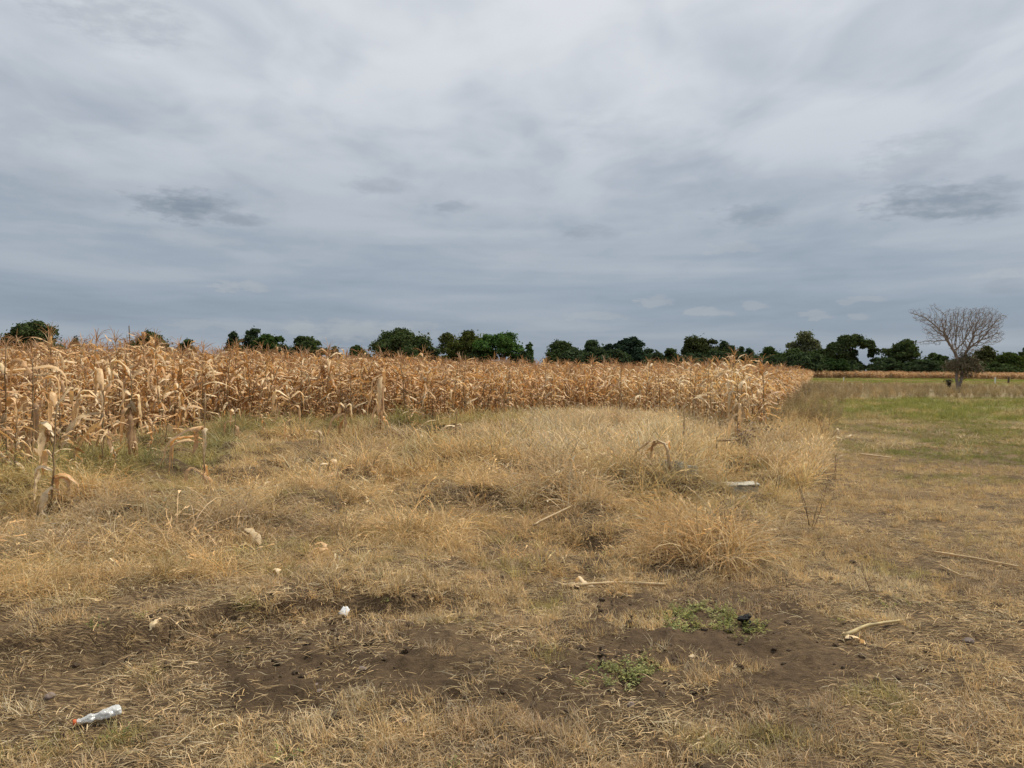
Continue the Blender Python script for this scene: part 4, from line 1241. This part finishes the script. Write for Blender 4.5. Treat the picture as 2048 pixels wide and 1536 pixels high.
# ------------------------------------------------------------------ dead branching weeds
def weed_thing(px, py, hpx, label, nst=3, wd=.006, leafy=.15, ls=.02, col=(.20, .125, .075), name='dry_weed', cat='weed', spread=.05):
    x, y = g2(px, py); hh = hpx * y / FPX
    mb = twiggy(hh, nst, wd, leafy, ls)
    for i in range(len(mb.c)): mb.c[i] = mb.c[i] * np.asarray(col)
    o = link(name, mb.mesh(name, M_STALK), None, (x, y, H(x, y) - .01))
    return tag(o, label, cat)


weed_thing(1630, 1060, 130, 'tall dark forked dry weed standing right of the reddish tuft', 4, .007)
weed_thing(1480, 1070, 80, 'leaning dark forked twig weed above the reddish tuft', 2, .006)
weed_thing(1665, 960, 80, 'dry brown branching weed near the left side of the track', 4, .007)
weed_thing(1545, 1010, 90, 'wiry dark weed arching beside the concrete block', 3, .006)
weed_thing(1655, 880, 70, 'spindly dark weed at the green edge of the track', 3, .010)
weed_thing(1740, 1190, 60, 'small reddish dry weed standing in yellow track grass', 4, .004, .4, .01, (.26, .15, .09))
weed_thing(108, 1478, 50, 'thin dark seed stem standing near the bottle cap', 1, .004, .6, .012, (.10, .06, .04))
weed_thing(680, 1010, 50, 'rusty broken stems clustered in the dry grass', 5, .008, .1, .02, (.30, .16, .08))
for q, (px, py, hp, n, lb) in enumerate(((1490, 905, 55, 8, 'dense brown-grey dead bush at the foot of the field corner'), (1530, 892, 55, 7, 'dark leafy dead bush beside the leaning broken stalk'),
                                         (1612, 800, 42, 14, 'dark dead bush at the foot of the far maize edge'), (1590, 806, 36, 10, 'low dark bush between the maize edges'), (1640, 790, 34, 9, 'scraggly brown bush in the dead weed band'))):
    weed_thing(px, py, hp, lb, n, .008, .9, .05, (.24, .17, .115) if q != 1 else (.16, .135, .07), 'dead_bush', 'bush')


# ------------------------------------------------------------------ concrete, bottle, scraps
def box_bm(name, mat, sx, sy, sz, jit=.01, seg=4):
    import bmesh
    bm = bmesh.new(); bmesh.ops.create_cube(bm, size=1)
    bmesh.ops.subdivide_edges(bm, edges=bm.edges[:], cuts=seg, use_grid_fill=True)
    for v in bm.verts:
        v.co = Vector((v.co.x * sx, v.co.y * sy, v.co.z * sz))
        v.co += Vector((rnd(-1, 1), rnd(-1, 1), rnd(-1, 1))) * jit
    bmesh.ops.bevel(bm, geom=[e for e in bm.edges if e.calc_face_angle(0) > .9], offset=.008, segments=2, affect='EDGES')
    m = bpy.data.meshes.new(name); bm.to_mesh(m); bm.free(); m.materials.append(mat)
    return m


def concrete():
    x, y = g2(1482, 990)
    z = H(x, y) - .075
    root = link('concrete_block', None, None, (x, y, z), (0, 0, R(6)), .88); root.empty_display_size = .1
    tag(root, 'pale weathered concrete block with flat rim half buried in grass', 'concrete')
    link('body', box_bm('body', M_CONC, .50, .22, .20, .008), root, (0, .06, .10))
    link('rim', box_bm('rim', M_CONC, .53, .25, .035, .008), root, (0, .06, .2205), (R(2), R(-2), 0))
    x, y = g2(1352, 990); z = H(x, y) - .02
    root = link('concrete_corner', None, None, (x, y, z), (0, 0, 0), .8); root.empty_display_size = .1
    tag(root, 'broken thin concrete corner piece sticking out of grass by bent stalk', 'concrete')
    link('slab', box_bm('slab', M_CONC, .075, .50, .20, .006), root, (-.02, .26, .14), (0, R(10), R(28)))
    link('slab', box_bm('slab', M_CONC, .30, .07, .16, .006), root, (.19, .02, .12), (0, 0, R(4)))
    link('slab', box_bm('slab', M_CONC, .05, .36, .05, .005), root, (.10, .30, .22), (0, 0, R(30)))


concrete()


def bottle():
    m = bpy.data.materials.new('cloudy_plastic'); m.use_nodes = True
    nt = m.node_tree; nt.nodes.clear(); N, L = nt.nodes.new, nt.links.new
    d = N('ShaderNodeBsdfDiffuse'); d.inputs[0].default_value = (.74, .75, .73, 1)
    t = N('ShaderNodeBsdfTranslucent'); t.inputs[0].default_value = (.72, .73, .72, 1)
    tr = N('ShaderNodeBsdfTransparent'); tr.inputs[0].default_value = (.9, .92, .92, 1)
    g = N('ShaderNodeBsdfGlossy'); g.inputs['Roughness'].default_value = .22
    a = N('ShaderNodeMixShader'); a.inputs[0].default_value = .45; L(d.outputs[0], a.inputs[1]); L(t.outputs[0], a.inputs[2])
    tc = N('ShaderNodeTexCoord'); ns = N('ShaderNodeTexNoise'); ns.inputs['Scale'].default_value = 26; L(tc.outputs['Object'], ns.inputs[0])
    mr = N('ShaderNodeMapRange'); L(ns.outputs['Fac'], mr.inputs[0]); mr.inputs[1].default_value, mr.inputs[2].default_value, mr.inputs[3].default_value, mr.inputs[4].default_value = .42, .68, .0, .3
    b = N('ShaderNodeMixShader'); L(mr.outputs[0], b.inputs[0]); L(a.outputs[0], b.inputs[1]); L(tr.outputs[0], b.inputs[2])
    c = N('ShaderNodeMixShader'); c.inputs[0].default_value = .08; L(b.outputs[0], c.inputs[1]); L(g.outputs[0], c.inputs[2])
    o = N('ShaderNodeOutputMaterial'); L(c.outputs[0], o.inputs[0])
    cx, cy = g2(147, 1446); bx, by = g2(243, 1425)
    ln = math.hypot(bx - cx, by - cy); ang = math.atan2(by - cy, bx - cx)
    root = link('plastic_bottle', None, None, (cx, cy, H(cx, cy) + .028), (0, R(-4), ang)); root.empty_display_size = .05
    tag(root, 'crumpled cloudy plastic bottle with orange cap lying on dry grass', 'bottle')
    k = ln / .225
    prof = [(.012, .0125), (.024, .0125), (.027, .016), (.030, .0125), (.045, .017), (.065, .026), (.080, .028), (.092, .024), (.100, .021), (.110, .024), (.125, .032), (.140, .034), (.160, .033), (.180, .034), (.200, .034), (.215, .033), (.222, .030), (.224, .020)]
    def lathe(prof, nm, mat, crump, kk=28):
        v, f = [], []
        for i, (h, r) in enumerate(prof):
            for j in range(kk):
                a_ = j * 2 * math.pi / kk
                n_ = float(fbm(np.array([h * 40 + 3]), np.array([math.cos(a_) * 1.5 + math.sin(a_) * 1.1]), .8, 3, 4)[0]) - .5
                rr = r * (1 + crump * n_ * 1.7)
                v.append((h * k, rr * k * math.cos(a_), rr * k * math.sin(a_) * (1 - crump * .55)))
        n = len(prof)
        for i in range(n - 1):
            for j in range(kk): f.append((i * kk + j, i * kk + (j + 1) % kk, (i + 1) * kk + (j + 1) % kk, (i + 1) * kk + j))
        f.append(tuple(range(kk - 1, -1, -1))); f.append(tuple((n - 1) * kk + j for j in range(kk)))
        me = bpy.data.meshes.new(nm); me.from_pydata(v, [], f); me.materials.append(mat); me.polygons.foreach_set('use_smooth', [True] * len(f))
        return me
    dense = [(h, float(np.interp(h, [p[0] for p in prof], [p[1] for p in prof]))) for h in np.linspace(.012, .224, 60)]
    link('body', lathe(dense, 'body', m, .6), root)
    link('cap', lathe([(-.004, .008), (-.003, .0145), (.000, .0155), (.006, .0155), (.013, .0155), (.0145, .0145)], 'cap', M_CAP, .0), root)


bottle()


def scraps():
    # white scrap: bowl-like shard of a broken cup
    x, y = g2(686, 1226)
    v, f = [], []
    nu, nv_ = 14, 8
    for i in range(nu):
        for j in range(nv_):
            a = R(-75 + 150 * i / (nu - 1)); t = j / (nv_ - 1)
            r = .032 - .006 * t + .0018 * math.sin(a * 22) * (t < .35)
            v.append((r * math.sin(a), -r * math.cos(a) * .8 + .02 * t, .056 * t * (1 - .12 * abs(math.sin(a * 1.4))) + .003 * math.sin(a * 5)))
    for i in range(nu - 1):
        for j in range(nv_ - 1): f.append((i * nv_ + j, (i + 1) * nv_ + j, (i + 1) * nv_ + j + 1, i * nv_ + j + 1))
    me = bpy.data.meshes.new('plastic_scrap'); me.from_pydata(v, [], f); me.materials.append(M_WHITE); me.polygons.foreach_set('use_smooth', [True] * len(f))
    o = link('plastic_scrap', me, None, (x, y, H(x, y) + .012), (R(-28), R(14), R(-10)), 1.05)
    sd = o.modifiers.new('thick', 'SOLIDIFY'); sd.thickness = .0012
    tag(o, 'small curved white plastic cup shard on the dark soil edge', 'scrap')
    x, y = g2(1491, 1252)
    me = clod_mesh('black_scrap', M_BLACK, 3, .55, .8)
    o = link('black_scrap', me, None, (x, y, H(x, y) + .03), (R(20), 0, .6), (.033, .03, .042))
    tag(o, 'small crumpled black plastic scrap sitting in green weeds', 'scrap')


scraps()


# ------------------------------------------------------------------ far trees
def crown_leaves(mb, lobes, dens, size, col, seed, up=.25):
    rg = np.random.default_rng(seed)
    for (c, r) in lobes:
        c, r = np.array(c, float), np.array(r, float)
        n = int(dens * (r[0] * r[2] + r[0] * r[1]) / 2)
        if n < 6: n = 6
        d = rg.normal(size=(n, 3)); d /= np.linalg.norm(d, axis=1)[:, None]
        d[:, 2] = np.where(d[:, 2] < -.45, -d[:, 2], d[:, 2])
        rad = rg.random(n) ** .35 * np.where(rg.random(n) < .16, rg.uniform(1.0, 1.32, n), 1.0)
        lump = .62 + .72 * fbm(d[:, 0] * 2 + seed, d[:, 1] * 2 + d[:, 2] * 2.3, .9, 3, seed % 13)
        p = c + d * r * (rad * lump)[:, None]
        nrm = d + rg.normal(size=(n, 3)) * .75; nrm[:, 2] += up
        nrm /= np.linalg.norm(nrm, axis=1)[:, None]
        t1 = np.cross(nrm, rg.normal(size=(n, 3))); t1 /= np.linalg.norm(t1, axis=1)[:, None]
        t2 = np.cross(nrm, t1)
        s = size * (.5 + .9 * rg.random(n))[:, None]
        el = (.45 + .5 * rg.random(n))[:, None]
        v = np.stack([p - t1 * s, p - t2 * s * el + t1 * s * .2, p + t1 * s, p + t2 * s * el - t1 * s * .15], 1).reshape(-1, 3)
        f = np.arange(4 * n).reshape(-1, 4)
        lc = np.asarray(col) * (.82 + .36 * rg.random())
        cc = lc * (.65 + .7 * rg.random(n))[:, None]
        cc[:, 0] *= 1 + .25 * (rg.random(n) - .4)
        mb.add(v, f, np.repeat(np.clip(cc, .005, 1), 4, axis=0))


def tree(px, topy, wpx, d, label, col=(.045, .062, .026), style='dome', name='broadleaf_tree', low=.12, dens=165, size=.31, px_lobes=None, cat='tree', grp='trees behind the fields'):
    hx = at(px, 742, d)
    top = at(px, topy, d)[2]
    W = 1.12 * wpx * d / FPX; rW = W / 2
    root = link(name, None, None, (hx[0], d, -.05)); root.empty_display_size = 1
    tag(root, label, cat, grp)
    seed = int(px * 7 + topy)
    rg = np.random.default_rng(seed)
    Ht = top + .05
    lobes = []
    if px_lobes:
        for (qx, qy, qr) in px_lobes:
            q = at(qx, qy, d); rr = qr * d / FPX
            lobes.append(((q[0] - hx[0], rg.uniform(-.4, .4) * rr, q[2]), (rr, rr * .95, rr * .85)))
            for _ in range(4):
                a, e = rg.uniform(0, 6.28), rg.uniform(-.2, 1.2)
                lobes.append(((q[0] - hx[0] + rr * .75 * math.cos(a) * math.cos(e), rr * .75 * math.sin(a) * math.cos(e), q[2] + rr * .62 * math.sin(e)), (rr * .42, rr * .42, rr * .36)))
    else:
        nl = {'dome': 28, 'spiky': 32, 'open': 24, 'bush': 16}[style]
        zc = Ht * (.42 if style != 'open' else .50); hz = Ht - zc
        lobes.append(((0, 0, zc), (rW * .80, rW * .75, hz * .80)))
        for i in range(nl):
            a = rg.uniform(0, 6.283); e = rg.uniform(-.95, 1.45)
            q = rg.uniform(.60, .90)
            lr = rW * rg.uniform(.20, .36) * (.75 if style == 'spiky' else 1)
            lr = min(lr * rg.choice((.6, .8, 1.0, 1.15)), hz * .45)
            cz = zc + hz * q * math.sin(e)
            lobes.append(((rW * q * math.cos(e) * math.cos(a), rW * q * math.cos(e) * math.sin(a), max(cz, lr * .5)), (lr, lr, lr * rg.uniform(.62, .85))))
        # a lobe on top so the top stands where the photograph has it
        lobes.append(((rg.uniform(-.15, .15) * rW, 0, Ht - hz * .26), (rW * .30, rW * .3, hz * .26)))
        if style == 'open': lobes[0] = ((0, 0, zc + hz * .2), (rW * .6, rW * .55, hz * .5))
    tb = MB()
    r0 = max(.12, .035 * Ht + .02 * W)
    zf = Ht * .28
    tb.tube(np.array([(0, 0, 0), (.05 * rW, 0, zf * .5), (0, .03 * rW, zf)]), np.array([r0 * 1.35, r0, r0 * .85]), np.array((1., 1, 1)), 8)
    for (c, r) in lobes[1:12]:
        c = np.array(c); s0 = np.array((0, .03 * rW, zf * rg.uniform(.75, 1.0)))
        m_ = (s0 + c) / 2 + np.array((0, 0, .08 * Ht)) * rg.uniform(-.5, 1)
        tb.tube(np.array([s0, m_, c]), np.array([r0 * .5, r0 * .33, r0 * .12]), np.array((1., 1, 1)), 5)
    link('trunk', tb.mesh('trunk', M_BARK, True), root)
    mb = MB()
    crown_leaves(mb, lobes, dens * (1.0 if style != 'open' else .72), size, col, seed)
    link('crown', mb.mesh('crown', M_CROWN), root)
    return root


DK = (.060, .082, .034); DB = (.054, .078, .040); OL = (.085, .095, .034); GN = (.065, .105, .032); PO = (.13, .14, .075); MG = (.060, .085, .032)
tree(62, 645, 108, 190, 'broad dark domed tree above the near left maize', DK)
tree(150, 673, 28, 230, 'tiny dark treetop right of the broad dark dome', DK, 'bush')
tree(303, 663, 84, 215, 'rounded dark tree with green left flank behind the bare dark stalk', MG)
tree(372, 680, 46, 240, 'low dark treetop sinking behind the maize beside a rounded tree', DK, 'bush')
tree(465, 662, 38, 225, 'narrow dark round tree at the left of a close cluster', DB)
tree(503, 656, 50, 232, 'tall dark middle tree of a close cluster', DB)
tree(538, 667, 78, 215, 'leafy green tree at the right of a close cluster', (.05, .085, .026), 'spiky')
tree(612, 675, 78, 225, 'low dark flat-domed tree right of the leafy green one', DK)
tree(668, 692, 34, 250, 'faint small treetop right of the low dark dome', MG, 'bush')
tree(716, 691, 50, 245, 'small green treetop left of the massive dark dome', MG, 'bush')
tree(806, 659, 130, 205, 'massive dark domed tree with drooping skirts', DK, 'dome', low=.05, dens=95)
tree(893, 668, 62, 228, 'thin olive tree touching the massive dark dome', OL, 'open', dens=120)
tree(934, 661, 88, 212, 'lighter olive-green tree with high rounded crown', (.085, .098, .030), 'spiky')
tree(1004, 668, 98, 208, 'bright green tree with open airy crown and pale limbs', (.06, .115, .034), 'open', dens=150)
tree(1058, 684, 26, 215, 'slender green treetop right of the bright open tree', GN, 'spiky')
tree(1122, 681, 78, 230, 'dark spreading tree beyond the sky gap', DK)
tree(1188, 680, 62, 238, 'round dark tree between two spreading ones', DB)
tree(1254, 676, 94, 222, 'blue-green dark tree with feathery spiky top', (.032, .052, .034), 'spiky')
tree(1296, 697, 36, 235, 'low dark shoulder tree below the feathery top', DB, 'bush')
tree(1343, 697, 46, 225, 'compact dark bushy tree at the start of the long tree line', DK, 'bush')
tree(1403, 675, 90, 218, 'olive-topped dark tree rising above compact bushy one', (.055, .066, .026))
tree(1446, 682, 56, 235, 'flat-topped dark tree behind the olive-topped one', DB, 'spiky')
tree(1480, 693, 36, 240, 'small dark treetop in the long tree line', DK, 'bush')
tree(1496, 697, 38, 216, 'dark upright bushy tree standing over the maize tassels', DB, 'bush')
tree(1540, 699, 76, 246, 'low leafy green tree filling the dip in the tree line', (.05, .075, .024), 'bush')
tree(1606, 671, 80, 262, 'pale olive open-crowned tree rising behind dark trees', PO, 'open', dens=130)
tree(1582, 700, 74, 232, 'dark tree in front of the pale olive crown', DK, 'dome')
tree(1640, 700, 60, 240, 'dark tree filling in beside the giant arching tree', DK, 'dome')
tree(1708, 668, 100, 226, 'giant dark arching tree with a hole of sky under its limb', DK, px_lobes=[(1672, 704, 22), (1690, 688, 20), (1712, 685, 19), (1734, 692, 15), (1748, 705, 11), (1752, 722, 8), (1684, 722, 20), (1704, 708, 11), (1668, 728, 18), (1742, 712, 7), (1757, 732, 8), (1715, 732, 11), (1728, 737, 9), (1742, 736, 8), (1706, 720, 10), (1745, 722, 5)])
tree(1648, 716, 96, 205, 'wide low dark-green bush hedge below the giant tree', (.036, .06, .022), 'bush', name='bush', cat='bush')
tree(1560, 722, 80, 210, 'low dark bush under the tree line beside the maize edge', DB, 'bush', name='bush', cat='bush')
tree(1778, 730, 30, 225, 'small blue-green shrub under the giant tree hole', (.032, .06, .045), 'bush', name='bush', cat='bush')
tree(1802, 686, 84, 220, 'dark gappy tree standing alone right of the giant tree', (.06, .082, .034), 'dome', dens=95)
tree(1815, 725, 60, 212, 'low dark shrubs at the foot of the gappy tree', DB, 'bush', name='bush', cat='bush')
tree(1872, 706, 60, 226, 'low dark tree just left of the bare tree', MG, 'bush')
tree(1970, 692, 58, 235, 'olive tree seen right behind the bare tree', (.07, .075, .03))
tree(1930, 716, 90, 218, 'dark bush line behind the bare trunk', DK, 'bush', name='bush', cat='bush')
tree(2018, 704, 70, 228, 'yellowish-green tree right of the bare tree', (.06, .085, .026), 'bush')
tree(2052, 694, 44, 232, 'dark tree beyond the yellowish-green one', DK)
tree(2100, 700, 70, 230, 'dark tree continuing the line past the last crown', DK)
tree(1995, 728, 110, 214, 'low dark shrubs filling under the yellowish-green tree', DK, 'bush', name='bush', cat='bush')


FILL = [(478, 690, 70, 'dark low growth under the close cluster of trees'), (560, 690, 66, 'dark low growth right of the close cluster'), (858, 694, 60, 'dark undergrowth between massive dome and thin olive tree'),
        (965, 697, 84, 'dark undergrowth between olive-green and bright green trees'), (1046, 702, 46, 'dark undergrowth at the right foot of the bright green tree'), (1152, 701, 92, 'dark undergrowth below the spreading tree beyond the sky gap'),
        (1222, 700, 84, 'dark undergrowth below the feathery spiky top'), (1376, 706, 70, 'dark undergrowth below the olive-topped tree'), (1440, 704, 100, 'dark undergrowth below the flat-topped tree'),
        (1512, 712, 84, 'dark undergrowth behind the maize tassels'), (1610, 708, 110, 'dark undergrowth below the pale olive crown'), (1690, 722, 60, 'dark undergrowth under the giant arching limb'),
        (1850, 722, 70, 'dark undergrowth left of the bare trunk'), (1310, 708, 60, 'dark undergrowth between feathery top and compact bushy tree'), (1470, 708, 70, 'dark undergrowth beside the dark upright bushy tree'), (1550, 710, 70, 'dark undergrowth below the low leafy green tree'),
        (1770, 716, 60, 'dark undergrowth between the giant tree and the gappy tree'), (1105, 706, 40, 'dark undergrowth at the edge of the sky gap')]
for (fx, fy, fw, fl) in FILL:
    tree(fx, fy, fw, 203 + (fx % 7), fl, DK if fx % 2 else DB, 'bush', name='bush', cat='bush')


# pale small house glimpsed over the maize
def house():
    q = at(1000, 742, 175)
    root = link('small_house', None, None, (q[0], 175, 0), (0, 0, R(8))); root.empty_display_size = 1
    tag(root, 'small pale house mostly hidden behind maize under the bright green tree', 'house')
    import bmesh
    def bx(nm, mat, c, s):
        bm = bmesh.new(); bmesh.ops.create_cube(bm, size=1)
        for v in bm.verts: v.co = Vector((c[0] + v.co.x * s[0], c[1] + v.co.y * s[1], c[2] + v.co.z * s[2]))
        m = bpy.data.meshes.new(nm); bm.to_mesh(m); bm.free(); m.materials.append(mat); return link(nm, m, root)
    bx('wall', M_WALL, (0, 0, 1.5), (3.6, 3.0, 3.0))
    bx('door', M_BARK, (-1.2, -1.52, 1.0), (.9, .06, 2.0))
    for sx in (.4, 1.6): bx('window', M_BLACK, (sx - .3, -1.52, 1.8), (.7, .06, .8))
    mb = MB()
    v = [(-2.1, -1.9, 2.95), (2.1, -1.9, 2.95), (2.1, 1.9, 2.95), (-2.1, 1.9, 2.95), (-2.1, 0, 3.7), (2.1, 0, 3.7)]
    mb.add(v, [(0, 1, 5, 4), (2, 3, 4, 5), (0, 4, 3), (1, 2, 5), (3, 2, 1, 0)], np.array((1., 1, 1)))
    link('roof', mb.mesh('roof', M_ROOF), root)


house()


# ------------------------------------------------------------------ bare thorn tree
def bare_tree():
    bx_, by_ = g2(1917, 783)
    k = by_ / FPX
    root = link('bare_thorn_tree', None, None, (bx_, by_, -.05)); root.empty_display_size = 1
    tag(root, 'leafless grey thorn tree with spreading fan of twigs standing alone', 'tree')
    rg = np.random.default_rng(12)
    top = at(1917, 610, by_)[2]
    # envelope: a wide vase with a ragged top
    A = []
    blobs = [((.5, 0, 5.6), (2.5, 2.2, 1.4), 700), ((2.3, .3, 5.9), (1.35, 1.3, 1.0), 420), ((2.0, -.6, 4.6), (1.2, 1.0, .6), 200), ((-1.2, .2, 5.4), (1.6, 1.4, 1.0), 420), ((-2.5, -.2, 6.3), (1.2, .8, .5), 150),
             ((-3.3, 0, 6.75), (.7, .3, .30), 60), ((-1.9, .1, 7.15), (.5, .3, .4), 50), ((1.6, -.2, 6.9), (1.5, .9, .45), 170), ((3.2, .2, 6.5), (.8, .5, .45), 90), ((0, 0, 6.8), (1.6, .9, .5), 150), ((3.0, 0, 5.0), (.7, .5, .4), 60), ((-2.2, 0, 4.25), (1.2, .5, .25), 90), ((.9, .4, 3.9), (1.4, 1.2, .5), 150)]
    zs = (top - 2.9) / (7.45 - 2.9)
    for c, r, n_ in blobs:
        for _ in range(int(n_ * 1.35)):
            d = rg.normal(size=3); d /= np.linalg.norm(d)
            p_ = np.array(c) + d * np.array(r) * rg.random() ** .4
            A.append((p_[0] * 1.10 - .15, p_[1], 2.9 + (p_[2] - 2.9) * zs))
    A = np.array(A)
    nodes, par = [np.array((0, 0, 0.0))], [-1]
    def chain(p0, pts):
        p = p0
        for q in pts:
            nodes.append(np.array(q, float)); par.append(p); p = len(nodes) - 1
        return p
    st = chain(0, [(-.02, 0, .25), (-.04, 0, .5)])
    s1 = chain(st, [(-.14, 0, .8), (-.2, 0, 1.2), (-.18, 0, 1.7), (-.12, 0, 2.2), (-.10, 0, 2.6), (-.2, 0, 3.0)])
    s2 = chain(st, [(.14, .02, .75), (.26, .03, 1.15), (.30, .05, 1.7), (.30, .05, 2.2), (.36, .05, 2.6), (.5, .05, 2.9)])
    base_n = len(nodes)
    D, KD = .16, .17
    best = np.full(len(A), 1e9); bi = np.zeros(len(A), int)
    def upd(new):
        for i in new:
            d = np.linalg.norm(A - nodes[i], axis=1); m = d < best
            best[m] = d[m]; bi[m] = i
    upd(range(4, base_n))
    alive = np.ones(len(A), bool)
    for it in range(130):
        if not alive.any() or len(nodes) > 8000: break
        new = []
        ia = np.where(alive)[0]
        ui, inv = np.unique(bi[ia], return_inverse=True)
        V = np.zeros((len(ui), 3)); ndv = np.array(nodes)
        np.add.at(V, inv, (A[ia] - ndv[bi[ia]]) / best[ia][:, None])
        for v, i in zip(V, ui):
            ln = np.linalg.norm(v)
            if ln < 1e-6: continue
            v = v / ln + rg.normal(0, .34, 3)
            pv = ndv[i] - ndv[par[i]] if par[i] >= 0 else np.array((0, 0, 1.)); pv = pv / (np.linalg.norm(pv) + 1e-9)
            v = v + .35 * pv; v /= np.linalg.norm(v)
            nodes.append(ndv[i] + v * D); par.append(int(i)); new.append(len(nodes) - 1)
        if not new: break
        upd(new)
        alive &= best > KD
    n = len(nodes); nd = np.array(nodes); kids = [[] for _ in range(n)]
    for i in range(1, n): kids[par[i]].append(i)
    rad = np.zeros(n)
    for i in range(n - 1, -1, -1):
        rad[i] = .0105 if not kids[i] else (sum(rad[c] ** 2.35 for c in kids[i])) ** (1 / 2.35)
    sc = .17 / rad[1]; rad = np.where(rad < .012, rad, np.minimum(rad, .012 + (rad - .012) * max(sc, .5)))
    rad[0] = rad[1] * 1.35
    # chains
    tb, groups = MB(), []
    def run(i, mbk, limit):
        stack = [(i, mbk)]
        while stack:
            s, mb = stack.pop()
            ch = [par[s], s]; cur = s
            while kids[cur]:
                nx = max(kids[cur], key=lambda c: rad[c])
                for c in kids[cur]:
                    if c != nx: stack.append((c, mb))
                ch.append(nx); cur = nx
            r = rad[ch].copy(); r[0] = min(r[0], r[1] * 1.1)
            mb.tube(nd[ch], r, np.array((1., 1, 1)), 6 if r[1] > .03 else 3, cap=False)
            # short thorny spurs
            for c in ch[1::1]:
                for _q in range(1 if rad[c] < .03 else 0):
                    v = rg.normal(0, 1, 3); v[2] = v[2] * .7 + .3; v /= np.linalg.norm(v)
                    l = rg.uniform(.08, .36)
                    mb.tube(np.array([nd[c], nd[c] + v * l * .6, nd[c] + v * l + rg.normal(0, .02, 3)]), np.array([.007, .006, .004]), np.array((1., 1, 1)), 3, cap=False)
    trunk_nodes = set(range(base_n))
    for seq in ([0] + list(range(1, 3)) + list(range(3, 9)), [2] + list(range(9, base_n))):
        tb.tube(nd[seq], rad[seq] if len(seq) > 8 else rad[seq], np.array((1., 1, 1)), 9)
    link('trunk', tb.mesh('trunk', M_GBARK, True), root)
    mb_small = MB()
    for i in range(base_n, n):
        if par[i] < base_n:
            cnt = 0; stk = [i]
            while stk and cnt < 60:
                c = stk.pop(); cnt += 1; stk += kids[c]
            if cnt >= 60:
                mb = MB(); run(i, mb, 0); link('branch', mb.mesh('branch', M_GBARK, True), root)
            else: run(i, mb_small, 0)
    if mb_small.n: 
        o = link('twigs', mb_small.mesh('twigs', M_GBARK, True), root); o['kind'] = 'stuff'
    # tangle of dead twigs hanging round the stems
    mb = MB()
    tb_ = [((.1, 0, 2.3), (1.1, .9, .65), 1500), ((1.0, .1, 2.45), (1.0, .8, .6), 1200), ((-.7, 0, 2.2), (.7, .6, .5), 500), ((1.5, 0, 2.0), (.7, .6, .5), 450), ((.5, 0, 3.1), (.9, .8, .5), 450), ((.6, 0, 1.5), (.8, .6, .35), 250)]
    tl_ = [t_ for t_ in tb_ for _ in range(t_[2])]
    for tc_, tr_, _n in tl_:
        d = rg.normal(size=3); d /= np.linalg.norm(d)
        p = np.array(tc_) + d * np.array(tr_) * rg.random() ** .5 * rg.uniform(.7, 1.25)
        v = rg.normal(size=3); v /= np.linalg.norm(v); l = rg.uniform(.12, .34)
        q = p + v * l
        c = np.array((.20, .16, .105)) * rg.uniform(.6, 1.3) if rg.random() < .75 else np.array((.10, .11, .05)) * rg.uniform(.7, 1.2)
        s = np.cross(v, rg.normal(size=3)); s /= np.linalg.norm(s)
        mb.blade(np.array([p, (p + q) / 2 + rg.normal(0, .02, 3), q]), np.array([.02, .06, .0]) * rg.uniform(.5, 1.2), s, c)
    o = link('dead_tangle', mb.mesh('dead_tangle', M_STALK), root); o['kind'] = 'stuff'


bare_tree()


def far_bits():
    # small dark nest-like shrub on a thin stem
    x, y = g2(1899, 787)
    root = link('dead_shrub', None, None, (x, y, 0)); root.empty_display_size = .2
    tag(root, 'small dark tangled shrub head on a thin stem left of the bare trunk', 'shrub')
    mb = MB(); mb.tube(np.array([(0, 0, 0), (.01, 0, .4), (-.02, 0, .75)]), np.array([.03, .025, .02]), np.array((1., 1, 1)), 5); link('stem', mb.mesh('stem', M_BARK), root)
    mb = MB(); rg = np.random.default_rng(5)
    for _ in range(220):
        t = rg.random(); r = .04 + .25 * t
        p = np.array((-.02 + rg.normal(0, r * .5) - .08 * t, rg.normal(0, r * .5), .55 + .52 * t)); v = rg.normal(size=3) * .09
        s = rg.normal(size=3); s /= np.linalg.norm(s)
        mb.blade(np.array([p - v, p, p + v]), np.array([.02, .04, 0]), s, np.array((.05, .038, .03)) * rg.uniform(.6, 1.3))
    o = link('tangle', mb.mesh('tangle', M_STALK), root)
    # stump swelling at the trunk foot
    x, y = g2(1909, 786)
    o = link('tree_stump', clod_mesh('tree_stump', M_BARK, 2, .3, 1.0), None, (x, y, .12), (0, 0, 0), (.32, .25, .28))
    tag(o, 'low dark stump lump at the foot of the bare tree', 'stump')
    def post(px, py0, py1, r, mat, lab):
        x, y = g2(px, py0); hh = (py0 - py1) * y / FPX
        mb = MB(); mb.tube(np.array([(0, 0, -.1), (0, 0, hh * .5), (.03, 0, hh)]), np.array([r, r, r * .9]), np.array((1., 1, 1)), 8)
        mb.tube(np.array([(.03, 0, hh), (.03, 0, hh + .05)]), np.array([r * .9, r * .4]), np.array((1., 1, 1)), 8)
        o = link('marker_post', mb.mesh('marker_post', mat), None, (x, y, 0)); tag(o, lab, 'post')
    post(1990, 768, 755, .10, M_POST, 'white marker post in the far green strip right of bare tree')
    post(2017, 767, 754, .13, M_BARK, 'dark wooden post in front of the far maize')
    post(1687, 764, 755, .08, M_POST, 'thin white marker post in the far strip near the maize edge')


far_bits()
print('objects', len(scene.objects))
